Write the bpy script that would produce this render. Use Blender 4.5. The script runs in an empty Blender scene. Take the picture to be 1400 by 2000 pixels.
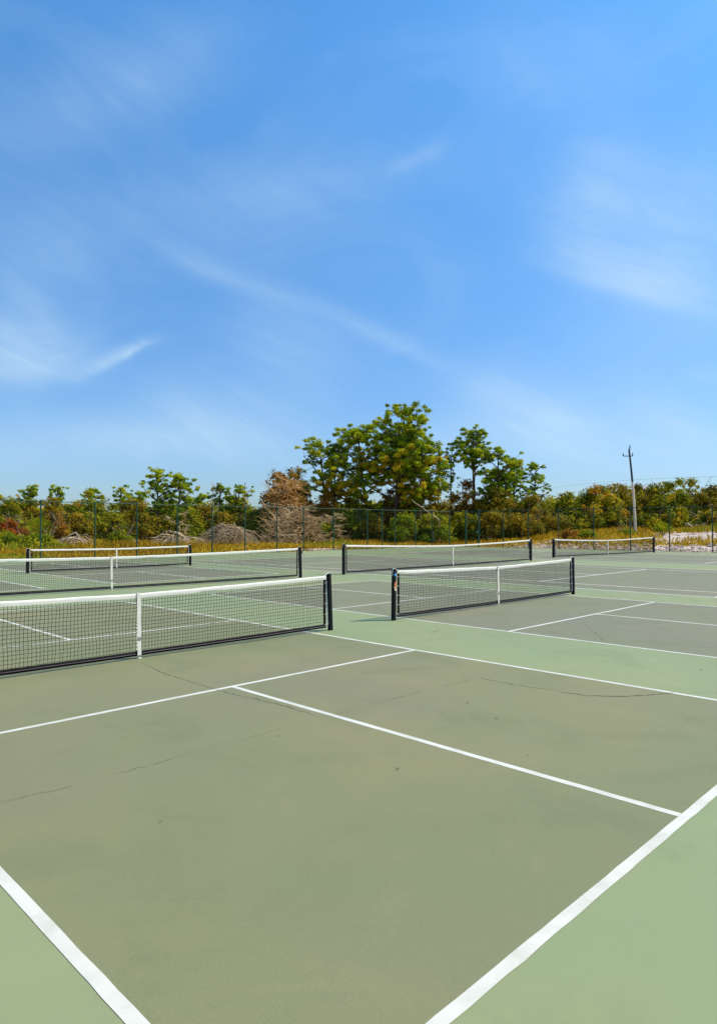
import bpy, math, random
import numpy as np
from mathutils import Vector

random.seed(7)
RNG = np.random.default_rng(11)
scene = bpy.context.scene
COL = scene.collection
R = math.radians
PI = math.pi

# ------------------------------------------------------------------ camera
F_PX, YAW, PITCH, ROLL = 1318.5, 0.7868, 0.0221, 0.0012
CX, CY, CZ = -4.177, -8.182, 1.705
cam_data = bpy.data.cameras.new('camera')
cam_data.sensor_fit = 'VERTICAL'
cam_data.sensor_height = 24.0
cam_data.lens = 24.0 * F_PX / 2000.0
cam_data.clip_start = 0.05
cam_data.clip_end = 9000.0
cam = bpy.data.objects.new('camera', cam_data)
COL.objects.link(cam)
cam.location = (CX, CY, CZ)
cam.rotation_euler = (PI / 2 + PITCH, ROLL, -YAW)
scene.camera = cam

FWD = np.array([math.sin(YAW), math.cos(YAW)])
RGT = np.array([math.cos(YAW), -math.sin(YAW)])

# ------------------------------------------------------------------ light
SUN_EL, SUN_AZ = R(50), math.atan2(0.80, -0.60)          # azimuth from +Y towards +X
sun_data = bpy.data.lights.new('sun', 'SUN')
sun_data.energy = 4.9
sun_data.angle = R(0.53)
sun_data.color = (1.0, 0.925, 0.79)
sun = bpy.data.objects.new('sun', sun_data)
COL.objects.link(sun)
sd = Vector((math.cos(SUN_EL) * math.sin(SUN_AZ), math.cos(SUN_EL) * math.cos(SUN_AZ), math.sin(SUN_EL)))
sun.rotation_euler = sd.to_track_quat('Z', 'Y').to_euler()
sun.location = sd * 60

world = bpy.data.worlds.new('World')
scene.world = world
world.use_nodes = True
scene.view_settings.view_transform = 'Standard'
scene.view_settings.look = 'None'
scene.view_settings.gamma = 1.0
scene.view_settings.use_curve_mapping = False
scene.view_settings.exposure = 0.0


class NT:
    """small helper to write node trees"""
    def __init__(self, tree):
        self.t = tree
        self.n = tree.nodes
        self.l = tree.links

    def put(self, node, key, val):
        s = node.inputs[key]
        if isinstance(val, bpy.types.NodeSocket):
            self.l.new(val, s)
        elif val is not None:
            s.default_value = val

    def m(self, op, a, b=None, c=None, clamp=False):
        nd = self.n.new('ShaderNodeMath')
        nd.operation = op
        nd.use_clamp = clamp
        self.put(nd, 0, a)
        self.put(nd, 1, b)
        self.put(nd, 2, c)
        return nd.outputs[0]

    def v(self, op, a, b=None):
        nd = self.n.new('ShaderNodeVectorMath')
        nd.operation = op
        self.put(nd, 0, a)
        self.put(nd, 1, b)
        return nd.outputs[0]

    def noise(self, vec, scale, detail=4, rough=0.55, dist=0.0, out='Fac'):
        nd = self.n.new('ShaderNodeTexNoise')
        self.put(nd, 'Vector', vec)
        self.put(nd, 'Scale', scale)
        self.put(nd, 'Detail', detail)
        self.put(nd, 'Roughness', rough)
        self.put(nd, 'Distortion', dist)
        return nd.outputs[out]

    def ramp(self, fac, stops, interp='LINEAR'):
        nd = self.n.new('ShaderNodeValToRGB')
        nd.color_ramp.interpolation = interp
        el = nd.color_ramp.elements
        while len(el) < len(stops):
            el.new(0.5)
        for e, (p, c) in zip(el, stops):
            e.position = p
            e.color = (*c, 1) if len(c) == 3 else c
        self.put(nd, 0, fac)
        return nd.outputs[0]

    def step(self, fac, lo, hi):
        nd = self.n.new('ShaderNodeMapRange')
        nd.interpolation_type = 'SMOOTHSTEP'
        self.put(nd, 0, fac)
        self.put(nd, 1, lo)
        self.put(nd, 2, hi)
        return nd.outputs[0]

    def mix(self, fac, a, b, mode='MIX'):
        nd = self.n.new('ShaderNodeMix')
        nd.data_type = 'RGBA'
        nd.blend_type = mode
        self.put(nd, 0, fac)
        for i, x in ((6, a), (7, b)):
            if isinstance(x, tuple) and len(x) == 3:
                x = (*x, 1)
            self.put(nd, i, x)
        return nd.outputs[2]

    def comb(self, x, y, z=0.0):
        nd = self.n.new('ShaderNodeCombineXYZ')
        self.put(nd, 0, x)
        self.put(nd, 1, y)
        self.put(nd, 2, z)
        return nd.outputs[0]

    def sep(self, v):
        nd = self.n.new('ShaderNodeSeparateXYZ')
        self.put(nd, 0, v)
        return nd.outputs


# ---- sky with thin cirrus (fixed compass directions on the sky itself)
W = NT(world.node_tree)
W.n.clear()
w_out = W.n.new('ShaderNodeOutputWorld')
w_bg = W.n.new('ShaderNodeBackground')
w_bg.inputs['Strength'].default_value = 0.15
W.l.new(w_bg.outputs[0], w_out.inputs[0])
sky = W.n.new('ShaderNodeTexSky')
sky.sky_type = 'NISHITA'
sky.sun_disc = False
sky.sun_elevation = SUN_EL
sky.sun_rotation = SUN_AZ
sky.air_density = 1.0
sky.dust_density = 0.7
sky.ozone_density = 2.2
wtc = W.n.new('ShaderNodeTexCoord').outputs['Generated']
dx_, dy_, dz_ = W.sep(W.v('NORMALIZE', wtc))
az = W.m('ARCTAN2', dx_, dy_)
el_ = W.m('ARCSINE', dz_)
dirv = W.v('NORMALIZE', wtc)
wob = W.noise(dirv, 3.0, 5, 0.6, 0.4, out='Color')
wx, wy, _ = W.sep(wob)
azw = W.m('ADD', az, W.m('MULTIPLY', W.m('SUBTRACT', wx, 0.5), 0.06))
elw = W.m('ADD', el_, W.m('MULTIPLY', W.m('SUBTRACT', wy, 0.5), 0.045))


def sky_ae(px, py):
    rel = math.atan((px - 700) / F_PX)
    return YAW + rel, math.atan((1029 - py) / F_PX * math.cos(rel))


def streak(x0, y0, x1, y1, wid, amp, low=1.0):
    """a soft elongated patch of cirrus between two compass directions"""
    a0, e0 = sky_ae(x0, y0)
    a1, e1 = sky_ae(x1, y1)
    ca, ce = (a0 + a1) / 2, (e0 + e1) / 2
    L = math.hypot(a1 - a0, e1 - e0)
    c, s = (a1 - a0) / L, (e1 - e0) / L
    da = W.m('SUBTRACT', azw, ca)
    de = W.m('SUBTRACT', elw, ce)
    u = W.m('ADD', W.m('MULTIPLY', da, c), W.m('MULTIPLY', de, s))
    v = W.m('SUBTRACT', W.m('MULTIPLY', de, c), W.m('MULTIPLY', da, s))
    uu = W.m('MULTIPLY', u, 1.0 / (L * 0.42))
    vv = W.m('MULTIPLY', v, 1.0 / (wid / F_PX))
    if low != 1.0:                                     # crisper lower edge
        vv = W.m('MULTIPLY', vv, W.m('ADD', 1.0, W.m('MULTIPLY', W.m('LESS_THAN', v, 0.0), low - 1.0)))
    q = W.m('ADD', W.m('POWER', W.m('ABSOLUTE', uu), 2.6), W.m('MULTIPLY', vv, vv))
    g = W.m('EXPONENT', W.m('MULTIPLY', q, -1.0))
    return W.m('MULTIPLY', g, amp)


streaks = [
    (1090, 330, 1440, 560, 120, 0.42), (1120, 200, 1220, 520, 85, 0.34), (1060, 500, 1440, 612, 44, 0.50, 2.6),
    (1250, 420, 1500, 480, 110, 0.30),
    (-120, 700, 210, 715, 62, 0.80, 2.4), (-60, 620, 120, 640, 70, 0.50), (140, 738, 312, 668, 16, 0.60, 1.6), (235, 705, 305, 668, 9, 0.4, 2.0),
    (290, 475, 640, 605, 26, 0.30, 1.5), (600, 585, 900, 722, 22, 0.36, 1.4), (860, 730, 1200, 870, 55, 0.60),
    (430, 600, 700, 740, 70, 0.42), (250, 790, 620, 800, 60, 0.45),
    (-60, 260, 470, 40, 60, 0.34), (100, 420, 860, 300, 60, 0.33), (740, 330, 870, 265, 14, 0.26),
    (-100, 450, 250, 500, 70, 0.26), (-200, 850, 700, 865, 48, 0.66), (700, 880, 1500, 860, 60, 0.66),
    (1180, 740, 1420, 900, 45, 0.42), (900, 60, 1300, 110, 60, 0.22), (1320, 720, 1460, 740, 20, 0.30),
]
acc = None
for s_ in streaks:
    g_ = streak(*s_)
    acc = g_ if acc is None else W.m('ADD', acc, g_)
# fibres: noise stretched along a slanted axis, on the cloud layer's plane
ru = W.m('ADD', W.m('MULTIPLY', azw, 0.90), W.m('MULTIPLY', elw, -0.42))
rv = W.m('ADD', W.m('MULTIPLY', azw, 0.42), W.m('MULTIPLY', elw, 0.90))
fib = W.noise(W.comb(W.m('MULTIPLY', ru, 4.0), W.m('MULTIPLY', rv, 22.0), 1.7), 1.0, 7, 0.62, 0.8)
broad = W.noise(W.comb(W.m('MULTIPLY', azw, 3.0), W.m('MULTIPLY', elw, 6.5), 4.0), 1.0, 5, 0.6, 0.8)
fibm = W.m('ADD', 0.60, W.m('MULTIPLY', W.step(fib, 0.30, 0.74), 0.50))
veil = W.m('MULTIPLY', W.step(broad, 0.38, 0.80), 0.20)
dens = W.m('ADD', W.m('MULTIPLY', acc, fibm), veil)
dens = W.m('MULTIPLY', dens, W.step(el_, -0.02, 0.05))
dens = W.m('MULTIPLY', W.m('MINIMUM', dens, 1.0), 0.58)
grade = W.ramp(W.m('MULTIPLY', el_, 1.6), [(0.0, (0.43, 0.50, 0.64)), (0.15, (0.42, 0.53, 0.70)), (0.66, (0.43, 0.72, 0.92)), (1.0, (0.43, 0.84, 1.10))])
sky_tint = W.v('SCALE', W.mix(1.0, sky.outputs[0], grade, 'MULTIPLY'))
sky_tint.node.inputs['Scale'].default_value = 1.38
sky_tint = W.mix(1.0, sky_tint, (1.0, 1.06, 1.06), 'MULTIPLY')
cloud_col = (4.0, 5.4, 6.5, 1)
W.put(w_bg, 'Color', W.mix(dens, sky_tint, cloud_col))


# ------------------------------------------------------------------ mesh helpers
class MB:
    """collects vertices and faces of one mesh object"""
    def __init__(self):
        self.v, self.f, self.n, self.tint = [], [], 0, []

    def add(self, verts, faces, tint=0.5):
        verts = np.asarray(verts, float)
        self.v.append(verts)
        fa = np.asarray(faces, np.int64)
        self.f.append(fa + self.n)
        self.n += len(verts)
        self.tint.append(np.full(len(verts), tint) if np.isscalar(tint) else np.asarray(tint, float))

    def box(self, lo, hi, tint=0.5):
        x0, y0, z0 = lo
        x1, y1, z1 = hi
        v = [(x0, y0, z0), (x1, y0, z0), (x1, y1, z0), (x0, y1, z0), (x0, y0, z1), (x1, y0, z1), (x1, y1, z1), (x0, y1, z1)]
        f = [(0, 3, 2, 1), (4, 5, 6, 7), (0, 1, 5, 4), (1, 2, 6, 5), (2, 3, 7, 6), (3, 0, 4, 7)]
        self.add(v, f, tint)

    def tube(self, pts, rad, sides=4, tint=0.5, cap=True, phase=0.0):
        P = np.asarray(pts, float)
        k = len(P)
        r = np.full(k, rad) if np.isscalar(rad) else np.asarray(rad, float)
        T = np.gradient(P, axis=0)
        T /= np.linalg.norm(T, axis=1)[:, None] + 1e-12
        ref = np.array([0, 0, 1.0]) if abs(T[:, 2]).mean() < 0.8 else np.array([1.0, 0, 0])
        A = np.cross(T, ref)
        A /= np.linalg.norm(A, axis=1)[:, None] + 1e-12
        B = np.cross(T, A)
        an = np.arange(sides) * 2 * PI / sides + phase
        ring = P[:, None, :] + r[:, None, None] * (np.cos(an)[None, :, None] * A[:, None, :] + np.sin(an)[None, :, None] * B[:, None, :])
        i = np.arange(k - 1)[:, None] * sides
        j = np.arange(sides)[None, :]
        j2 = (j + 1) % sides
        q = np.stack([i + j, i + j2, i + sides + j2, i + sides + j], -1).reshape(-1, 4)
        self.add(ring.reshape(-1, 3), q, tint)
        if cap and sides >= 4:
            for e in (0, k - 1):
                if sides == 4:
                    self.add(ring[e], [(0, 1, 2, 3)], tint)
                else:
                    n = len(ring[e])
                    vv = np.vstack([ring[e], P[e]])
                    self.add(vv, [(a, (a + 1) % n, n, n) for a in range(n)], tint)

    def mesh(self, name, smooth=False, tint=False):
        V = np.concatenate(self.v)
        loops, starts, totals = [], [], []
        s = 0
        for fa in self.f:
            k = fa.shape[1]
            if k == 4:
                tri = fa[:, 2] == fa[:, 3]
                for grp, kk in ((fa[~tri], 4), (fa[tri][:, :3], 3)):
                    if len(grp):
                        loops.append(grp.reshape(-1))
                        starts.append(s + np.arange(len(grp)) * kk)
                        totals.append(np.full(len(grp), kk))
                        s += len(grp) * kk
            else:
                loops.append(fa.reshape(-1))
                starts.append(s + np.arange(len(fa)) * k)
                totals.append(np.full(len(fa), k))
                s += len(fa) * k
        L = np.concatenate(loops).astype(np.int32)
        S = np.concatenate(starts).astype(np.int32)
        T = np.concatenate(totals).astype(np.int32)
        me = bpy.data.meshes.new(name)
        me.vertices.add(len(V))
        me.vertices.foreach_set('co', V.reshape(-1).astype(np.float32))
        me.loops.add(len(L))
        me.loops.foreach_set('vertex_index', L)
        me.polygons.add(len(S))
        me.polygons.foreach_set('loop_start', S)
        me.polygons.foreach_set('loop_total', T)
        me.polygons.foreach_set('use_smooth', np.full(len(S), smooth))
        if tint:
            at = me.attributes.new('tint', 'FLOAT', 'POINT')
            at.data.foreach_set('value', np.concatenate(self.tint).astype(np.float32))
        me.update(calc_edges=True)
        me.validate()
        return me

    def build(self, name, mat, parent=None, smooth=False, tint=False, loc=None):
        return link(name, self.mesh(name, smooth, tint), mat, parent, loc)


def link(name, me, mat=None, parent=None, loc=None):
    o = bpy.data.objects.new(name, me)
    COL.objects.link(o)
    if mat is not None and not me.materials:
        me.materials.append(mat)
    if parent is not None:
        o.parent = parent
    if loc is not None:
        o.location = loc
    return o


def tag(o, label=None, cat=None, group=None, kind=None):
    if label:
        o['label'] = label
    if cat:
        o['category'] = cat
    if group:
        o['group'] = group
    if kind:
        o['kind'] = kind
    return o


def empty(name, loc=(0, 0, 0), rz=0.0):
    o = bpy.data.objects.new(name, None)
    COL.objects.link(o)
    o.location = loc
    o.rotation_euler.z = rz
    o.empty_display_size = 0.2
    return o


def bevel(o, w=0.004, seg=2):
    md = o.modifiers.new('bevel', 'BEVEL')
    md.width = w
    md.segments = seg
    md.limit_method = 'ANGLE'
    return o


# ------------------------------------------------------------------ materials
def new_mat(name):
    m = bpy.data.materials.new(name)
    m.use_nodes = True
    t = NT(m.node_tree)
    b = m.node_tree.nodes['Principled BSDF']
    return m, t, b


def simple(name, col, rough=0.6, metal=0.0, var=0.12, scale=8.0, bump=0.0):
    m, t, b = new_mat(name)
    if max(col) < 0.03:
        b.inputs['Specular IOR Level'].default_value = 0.22
    tc = t.n.new('ShaderNodeTexCoord').outputs['Object']
    n = t.noise(tc, scale, 5, 0.6)
    lo = tuple(c * (1 - var) for c in col)
    hi = tuple(min(1, c * (1 + var)) for c in col)
    t.put(b, 'Base Color', t.ramp(n, [(0.3, lo), (0.7, hi)]))
    b.inputs['Roughness'].default_value = rough
    b.inputs['Metallic'].default_value = metal
    if bump:
        bp = t.n.new('ShaderNodeBump')
        bp.inputs['Strength'].default_value = bump
        bp.inputs['Distance'].default_value = 0.01
        t.put(bp, 'Height', t.noise(tc, scale * 6, 4, 0.6))
        t.l.new(bp.outputs[0], b.inputs['Normal'])
    return m


def court_mat(name, base, warm, cool, patch):
    """acrylic court paint: blotchy wear, water marks, scuffs, specks"""
    m, t, b = new_mat(name)
    g = t.n.new('ShaderNodeNewGeometry').outputs['Position']
    n1 = t.noise(g, 0.22, 5, 0.55, 0.5)
    n2 = t.noise(g, 0.9, 6, 0.62, 0.8)
    n3 = t.noise(t.v('ADD', g, (31.0, 7.0, 0.0)), 0.33, 4, 0.5, 0.3)
    fine = t.noise(g, 260.0, 3, 0.7)
    mid = t.noise(g, 28.0, 5, 0.65)
    c = t.mix(t.step(n1, 0.36, 0.66), base, warm)
    c = t.mix(t.m('MULTIPLY', t.step(n3, 0.45, 0.72), patch), c, cool)
    dark = tuple(x * 0.86 for x in base)
    c = t.mix(t.m('MULTIPLY', t.step(n2, 0.50, 0.70), 0.55), c, dark)
    lite = tuple(x * 1.13 for x in warm)
    c = t.mix(t.m('MULTIPLY', t.step(n2, 0.46, 0.30), 0.25), c, lite)
    # drag marks in brush direction
    sx, sy, sz = t.sep(g)
    br = t.noise(t.comb(t.m('MULTIPLY', sx, 1.2), t.m('MULTIPLY', sy, 14.0)), 1.0, 4, 0.6, 0.3)
    c = t.mix(t.m('MULTIPLY', t.step(br, 0.52, 0.8), 0.16), c, dark)
    c = t.mix(t.m('MULTIPLY', t.step(mid, 0.56, 0.8), 0.20), c, dark)
    c = t.mix(0.30, c, t.ramp(fine, [(0.3, (0.10, 0.10, 0.06)), (0.7, (0.62, 0.62, 0.50))]), 'OVERLAY')
    gr = t.noise(g, 95.0, 4, 0.75)
    c = t.mix(t.m('MULTIPLY', t.step(gr, 0.60, 0.74), 0.35), c, tuple(x * 0.62 for x in base))
    c = t.mix(t.m('MULTIPLY', t.step(gr, 0.40, 0.27), 0.25), c, tuple(min(1, x * 1.45) for x in warm))
    # dark scuffs (ball and shoe marks)
    sc = t.noise(t.comb(t.m('MULTIPLY', sx, 2.1), t.m('MULTIPLY', sy, 3.3), 9.0), 2.4, 6, 0.72, 1.6)
    c = t.mix(t.m('MULTIPLY', t.step(sc, 0.66, 0.76), 0.40), c, (0.10, 0.105, 0.07))
    # chips
    vo = t.n.new('ShaderNodeTexVoronoi')
    t.put(vo, 'Vector', t.v('ADD', g, t.v('SCALE', t.noise(g, 20.0, 2, out='Color'), None)))
    vo.inputs['Scale'].default_value = 1.7
    chip = t.m('LESS_THAN', vo.outputs['Distance'], 0.018)
    sel = t.m('GREATER_THAN', t.sep(vo.outputs['Color'])[0], 0.55)
    c = t.mix(t.m('MULTIPLY', t.m('MULTIPLY', chip, sel), 0.8), c, (0.55, 0.54, 0.44))
    t.put(b, 'Base Color', c)
    t.put(b, 'Roughness', t.m('ADD', 0.62, t.m('MULTIPLY', n2, 0.2)))
    b.inputs['Specular IOR Level'].default_value = 0.25
    bp = t.n.new('ShaderNodeBump')
    bp.inputs['Strength'].default_value = 0.35
    bp.inputs['Distance'].default_value = 0.0012
    t.put(bp, 'Height', fine)
    t.l.new(bp.outputs[0], b.inputs['Normal'])
    return m


def tint_mat(name, stops, rough=0.65, transl=0.38, nvar=0.5):
    """leaves: colour runs over the per-leaf 'tint' value, plus broad variation"""
    m, t, b = new_mat(name)
    at = t.n.new('ShaderNodeAttribute')
    at.attribute_name = 'tint'
    g = t.n.new('ShaderNodeNewGeometry').outputs['Position']
    n = t.noise(g, 0.45, 4, 0.6)
    f = t.m('ADD', at.outputs['Fac'], t.m('MULTIPLY', t.m('SUBTRACT', n, 0.5), nvar), clamp=True)
    col = t.ramp(f, stops)
    t.put(b, 'Base Color', col)
    b.inputs['Roughness'].default_value = rough
    b.inputs['Specular IOR Level'].default_value = 0.08
    tr = t.n.new('ShaderNodeBsdfTranslucent')
    t.put(tr, 'Color', col)
    mx = t.n.new('ShaderNodeMixShader')
    mx.inputs[0].default_value = transl
    out = [x for x in t.n if x.type == 'OUTPUT_MATERIAL'][0]
    t.l.new(b.outputs[0], mx.inputs[1])
    t.l.new(tr.outputs[0], mx.inputs[2])
    t.l.new(mx.outputs[0], out.inputs[0])
    return m


M = {}
M['inner'] = court_mat('court_inner', (0.220, 0.226, 0.110), (0.278, 0.241, 0.116), (0.234, 0.217, 0.122), 0.85)
M['inner_grey'] = court_mat('court_inner_greyed', (0.222, 0.222, 0.124), (0.245, 0.222, 0.132), (0.226, 0.214, 0.136), 0.9)
M['outer'] = court_mat('court_outer', (0.276, 0.318, 0.156), (0.316, 0.322, 0.152), (0.260, 0.292, 0.156), 0.75)


def line_mat():
    m, t, b = new_mat('line_paint')
    g = t.n.new('ShaderNodeNewGeometry').outputs['Position']
    n = t.noise(g, 3.0, 6, 0.65, 0.5)
    n2 = t.noise(g, 45.0, 5, 0.7)
    c = t.mix(t.step(n, 0.35, 0.7), (0.70, 0.65, 0.53), (0.56, 0.53, 0.41))
    c = t.mix(t.m('MULTIPLY', t.step(n2, 0.60, 0.76), 0.6), c, (0.40, 0.42, 0.32))
    t.put(b, 'Base Color', c)
    b.inputs['Roughness'].default_value = 0.7
    return m


M['line'] = line_mat()
M['crack'] = simple('crack', (0.055, 0.05, 0.035), 0.9, var=0.5, scale=30)
M['post'] = simple('post_paint', (0.006, 0.0055, 0.006), 0.75, var=0.4, scale=14)
M['cord'] = simple('net_cord', (0.012, 0.014, 0.009), 0.8, var=0.3)
M['band'] = simple('net_band', (0.007, 0.005, 0.006), 0.95, var=0.4, scale=9)
M['dowel'] = simple('net_dowel', (0.045, 0.026, 0.040), 0.5, var=0.4, scale=6)
M['tape'] = simple('white_vinyl', (0.76, 0.71, 0.59), 0.55, var=0.07, scale=5)
M['strap'] = simple('white_strap', (0.74, 0.69, 0.57), 0.7, var=0.10, scale=14)
M['tie'] = simple('tie_cord', (0.62, 0.58, 0.58), 0.7)
M['metal'] = simple('dull_metal', (0.45, 0.44, 0.40), 0.4, 0.9)
M['blue'] = simple('blue_sticker', (0.08, 0.35, 0.75), 0.4, var=0.1)
M['orange'] = simple('orange_sticker', (0.62, 0.20, 0.05), 0.45, var=0.1)
M['cream'] = simple('cream_print', (0.80, 0.66, 0.48), 0.5, var=0.05)
M['fence'] = simple('fence_green', (0.006, 0.062, 0.030), 0.6, var=0.25)
M['wire'] = simple('fence_wire', (0.008, 0.028, 0.014), 0.9, var=0.2)
M['stem'] = simple('stem_bark', (0.20, 0.15, 0.09), 0.9, var=0.4, scale=3)
M['bark'] = simple('bark', (0.085, 0.060, 0.042), 0.9, var=0.45, scale=3, bump=0.6)
M['bark_red'] = simple('pine_bark', (0.125, 0.075, 0.050), 0.9, var=0.45, scale=3, bump=0.6)
M['deadwood'] = simple('dead_wood', (0.54, 0.40, 0.24), 0.85, var=0.3, scale=1.5)
M['rustwood'] = simple('rust_wood', (0.58, 0.33, 0.11), 0.9, var=0.4, scale=1.5)
M['tanwood'] = simple('tan_wood', (0.46, 0.31, 0.15), 0.9, var=0.4, scale=1.5)
M['greywood'] = simple('grey_wood', (0.44, 0.31, 0.17), 0.85, var=0.3, scale=1.5)
M['pole'] = simple('pole_wood', (0.78, 0.66, 0.50), 0.8, var=0.15, scale=1.2)
M['pole_dark'] = simple('dark_pole', (0.06, 0.075, 0.085), 0.7)
M['insul'] = simple('insulator', (0.06, 0.06, 0.07), 0.35)
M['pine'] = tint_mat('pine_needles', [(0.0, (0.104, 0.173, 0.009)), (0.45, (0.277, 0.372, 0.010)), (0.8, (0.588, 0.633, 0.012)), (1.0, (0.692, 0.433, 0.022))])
M['oak'] = tint_mat('oak_leaves', [(0.0, (0.083, 0.118, 0.007)), (0.5, (0.271, 0.270, 0.009)), (0.85, (0.557, 0.441, 0.013)), (1.0, (0.696, 0.324, 0.017))])
M['olive'] = tint_mat('olive_scrub', [(0.0, (0.114, 0.099, 0.006)), (0.5, (0.274, 0.217, 0.010)), (1.0, (0.502, 0.290, 0.015))])
M['bright'] = tint_mat('bright_shrub', [(0.0, (0.107, 0.156, 0.004)), (0.5, (0.252, 0.298, 0.007)), (1.0, (0.581, 0.470, 0.011))])
M['brown'] = tint_mat('brown_leaves', [(0.0, (0.145, 0.068, 0.009)), (0.5, (0.393, 0.178, 0.017)), (1.0, (0.680, 0.377, 0.038))])
M['red'] = tint_mat('red_leaves', [(0.0, (0.176, 0.039, 0.008)), (0.5, (0.418, 0.094, 0.011)), (1.0, (0.484, 0.220, 0.024))])
M['straw'] = tint_mat('dry_grass', [(0.0, (0.230, 0.128, 0.007)), (0.4, (0.459, 0.277, 0.012)), (0.75, (0.648, 0.432, 0.024)), (1.0, (0.270, 0.284, 0.018))], transl=0.35)
M['rock'] = simple('sand_rock', (0.56, 0.42, 0.31), 0.9, var=0.40, scale=0.8, bump=0.5)


def terrain_mat():
    m, t, b = new_mat('scrubland')
    g = t.n.new('ShaderNodeNewGeometry').outputs['Position']
    at = t.n.new('ShaderNodeAttribute')
    at.attribute_name = 'tint'                        # 1 where bare sand lies
    n = t.noise(g, 0.35, 6, 0.6, 0.5)
    n2 = t.noise(g, 3.0, 6, 0.65)
    n3 = t.noise(t.v('ADD', g, (9.0, 3.0, 0.0)), 1.1, 5, 0.6)
    grass = t.ramp(n2, [(0.25, (0.250, 0.135, 0.015)), (0.5, (0.450, 0.270, 0.022)), (0.75, (0.560, 0.390, 0.045))])
    grass = t.mix(t.m('MULTIPLY', t.step(n, 0.55, 0.75), 0.7), grass, (0.12, 0.12, 0.02))
    sand = t.ramp(n3, [(0.32, (0.26, 0.15, 0.09)), (0.5, (0.58, 0.44, 0.33)), (0.72, (0.80, 0.68, 0.56))])
    sm = t.step(t.m('ADD', at.outputs['Fac'], t.m('MULTIPLY', t.m('SUBTRACT', n2, 0.5), 0.9)), 0.42, 0.58)
    t.put(b, 'Base Color', t.mix(sm, grass, sand))
    b.inputs['Roughness'].default_value = 0.95
    bp = t.n.new('ShaderNodeBump')
    bp.inputs['Strength'].default_value = 0.8
    bp.inputs['Distance'].default_value = 0.08
    t.put(bp, 'Height', t.noise(g, 2.5, 6, 0.7))
    t.l.new(bp.outputs[0], b.inputs['Normal'])
    return m


M['terrain'] = terrain_mat()

# ------------------------------------------------------------------ terrain
FX, FY = 43.4, 28.0          # the two fence lines


def vnoise(x, y, s, seed=0):
    """cheap smooth value noise"""
    x = np.asarray(x, float) / s + seed * 17.3
    y = np.asarray(y, float) / s + seed * 5.9
    xi, yi = np.floor(x), np.floor(y)
    fx, fy = x - xi, y - yi
    fx, fy = fx * fx * (3 - 2 * fx), fy * fy * (3 - 2 * fy)

    def h(a, b):
        q = np.sin(a * 127.1 + b * 311.7 + seed * 74.7) * 43758.5453
        return q - np.floor(q)
    return (h(xi, yi) * (1 - fx) + h(xi + 1, yi) * fx) * (1 - fy) + (h(xi, yi + 1) * (1 - fx) + h(xi + 1, yi + 1) * fx) * fy


def sstep(x, a, b):
    t = np.clip((np.asarray(x, float) - a) / (b - a), 0, 1)
    return t * t * (3 - 2 * t)


def ground_z(x, y):
    x = np.asarray(x, float)
    y = np.asarray(y, float)
    ox = x - (FX + 0.5)
    oy = y - (FY + 0.5)
    out = np.maximum(ox, oy)
    lump = (vnoise(x, y, 2.2, 1) - 0.5) * 0.22 + (vnoise(x, y, 0.9, 2) - 0.5) * 0.10 + (vnoise(x, y, 9.0, 3) - 0.5) * 0.35
    right = sstep(ox, 0.3, 5.0) * 0.34 + sstep(ox, 5.0, 20.0) * 0.95
    right = right * (1 - sstep(y, 20.0, 40.0))
    far = sstep(out, 10, 60) * 0.15
    z = -0.03 + (lump * sstep(out, 0.2, 4.0)) + right + far
    return np.where(out < 0.2, -0.03, z)


def at(px, depth, z=None):
    """a place on the ground seen in the direction of photo column px at this forward distance"""
    lat = (px - 700) / F_PX * depth
    p = np.array([CX, CY]) + FWD * depth + RGT * lat
    return float(p[0]), float(p[1]), float(ground_z(p[0], p[1])) if z is None else z


def sand_amount(x, y):
    x, y = np.asarray(x, float), np.asarray(y, float)
    ox = x - FX
    side = sstep(10.6 + 0.39 * ox - y, -0.8, 0.8)                 # bare sand opens up south of this line
    s = sstep(ox, -0.5, 0.5) * (1 - sstep(ox, 14, 20)) * side * (0.12 + 1.0 * vnoise(x, y, 3.2, 8))
    near = sstep(ox, -1, 0) * (1 - sstep(ox, 3.0, 5.5)) * (1 - sstep(y, 21, 25)) * (0.35 + 0.5 * vnoise(x, y, 2.0, 18))
    heap = np.exp(-(((x - 29.5) / 2.2) ** 2 + ((y - 29.6) / 0.9) ** 2)) * 1.0
    return np.clip(np.maximum(np.maximum(s, near), heap), 0, 1)


inner_x = np.arange(-70, 150.1, 1.0)
gx = np.concatenate([[-4000, -2000, -900, -400, -200, -110], inner_x, [190, 260, 420, 900, 2000, 4000]])
gx = np.sort(np.concatenate([gx, np.arange(43.5, 64, 1.0)]))
gy = np.concatenate([[-4000, -2000, -900, -400, -200, -110], inner_x, [190, 260, 420, 900, 2000, 4000]])
GXX, GYY = np.meshgrid(gx, gy, indexing='ij')
Z = ground_z(GXX, GYY)
Z = np.where((abs(GXX) > 180) | (abs(GYY) > 180), 0.0, Z)
tb = MB()
nx, ny = len(gx), len(gy)
ii, jj = np.meshgrid(np.arange(nx - 1), np.arange(ny - 1), indexing='ij')
a_ = (ii * ny + jj).reshape(-1)
tb.add(np.stack([GXX, GYY, Z], -1).reshape(-1, 3), np.stack([a_, a_ + ny, a_ + ny + 1, a_ + 1], -1), sand_amount(GXX, GYY).reshape(-1))
tag(tb.build('ground', M['terrain'], smooth=True, tint=True), kind='structure')

# ------------------------------------------------------------------ courts
X0, X1, Y0, Y1 = -14.0, FX + 0.25, -18.0, FY + 0.25
sb = MB()
sb.box((X0, Y0, -0.12), (X1, Y1, 0.0))
court = tag(sb.build('court_surface', M['outer']), kind='structure')


def quad_sheet(name, pts, z, mat):
    b = MB()
    b.add([(x, y, z) for x, y in pts], [(0, 1, 2, 3)])
    return b.build(name, mat, court)


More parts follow.
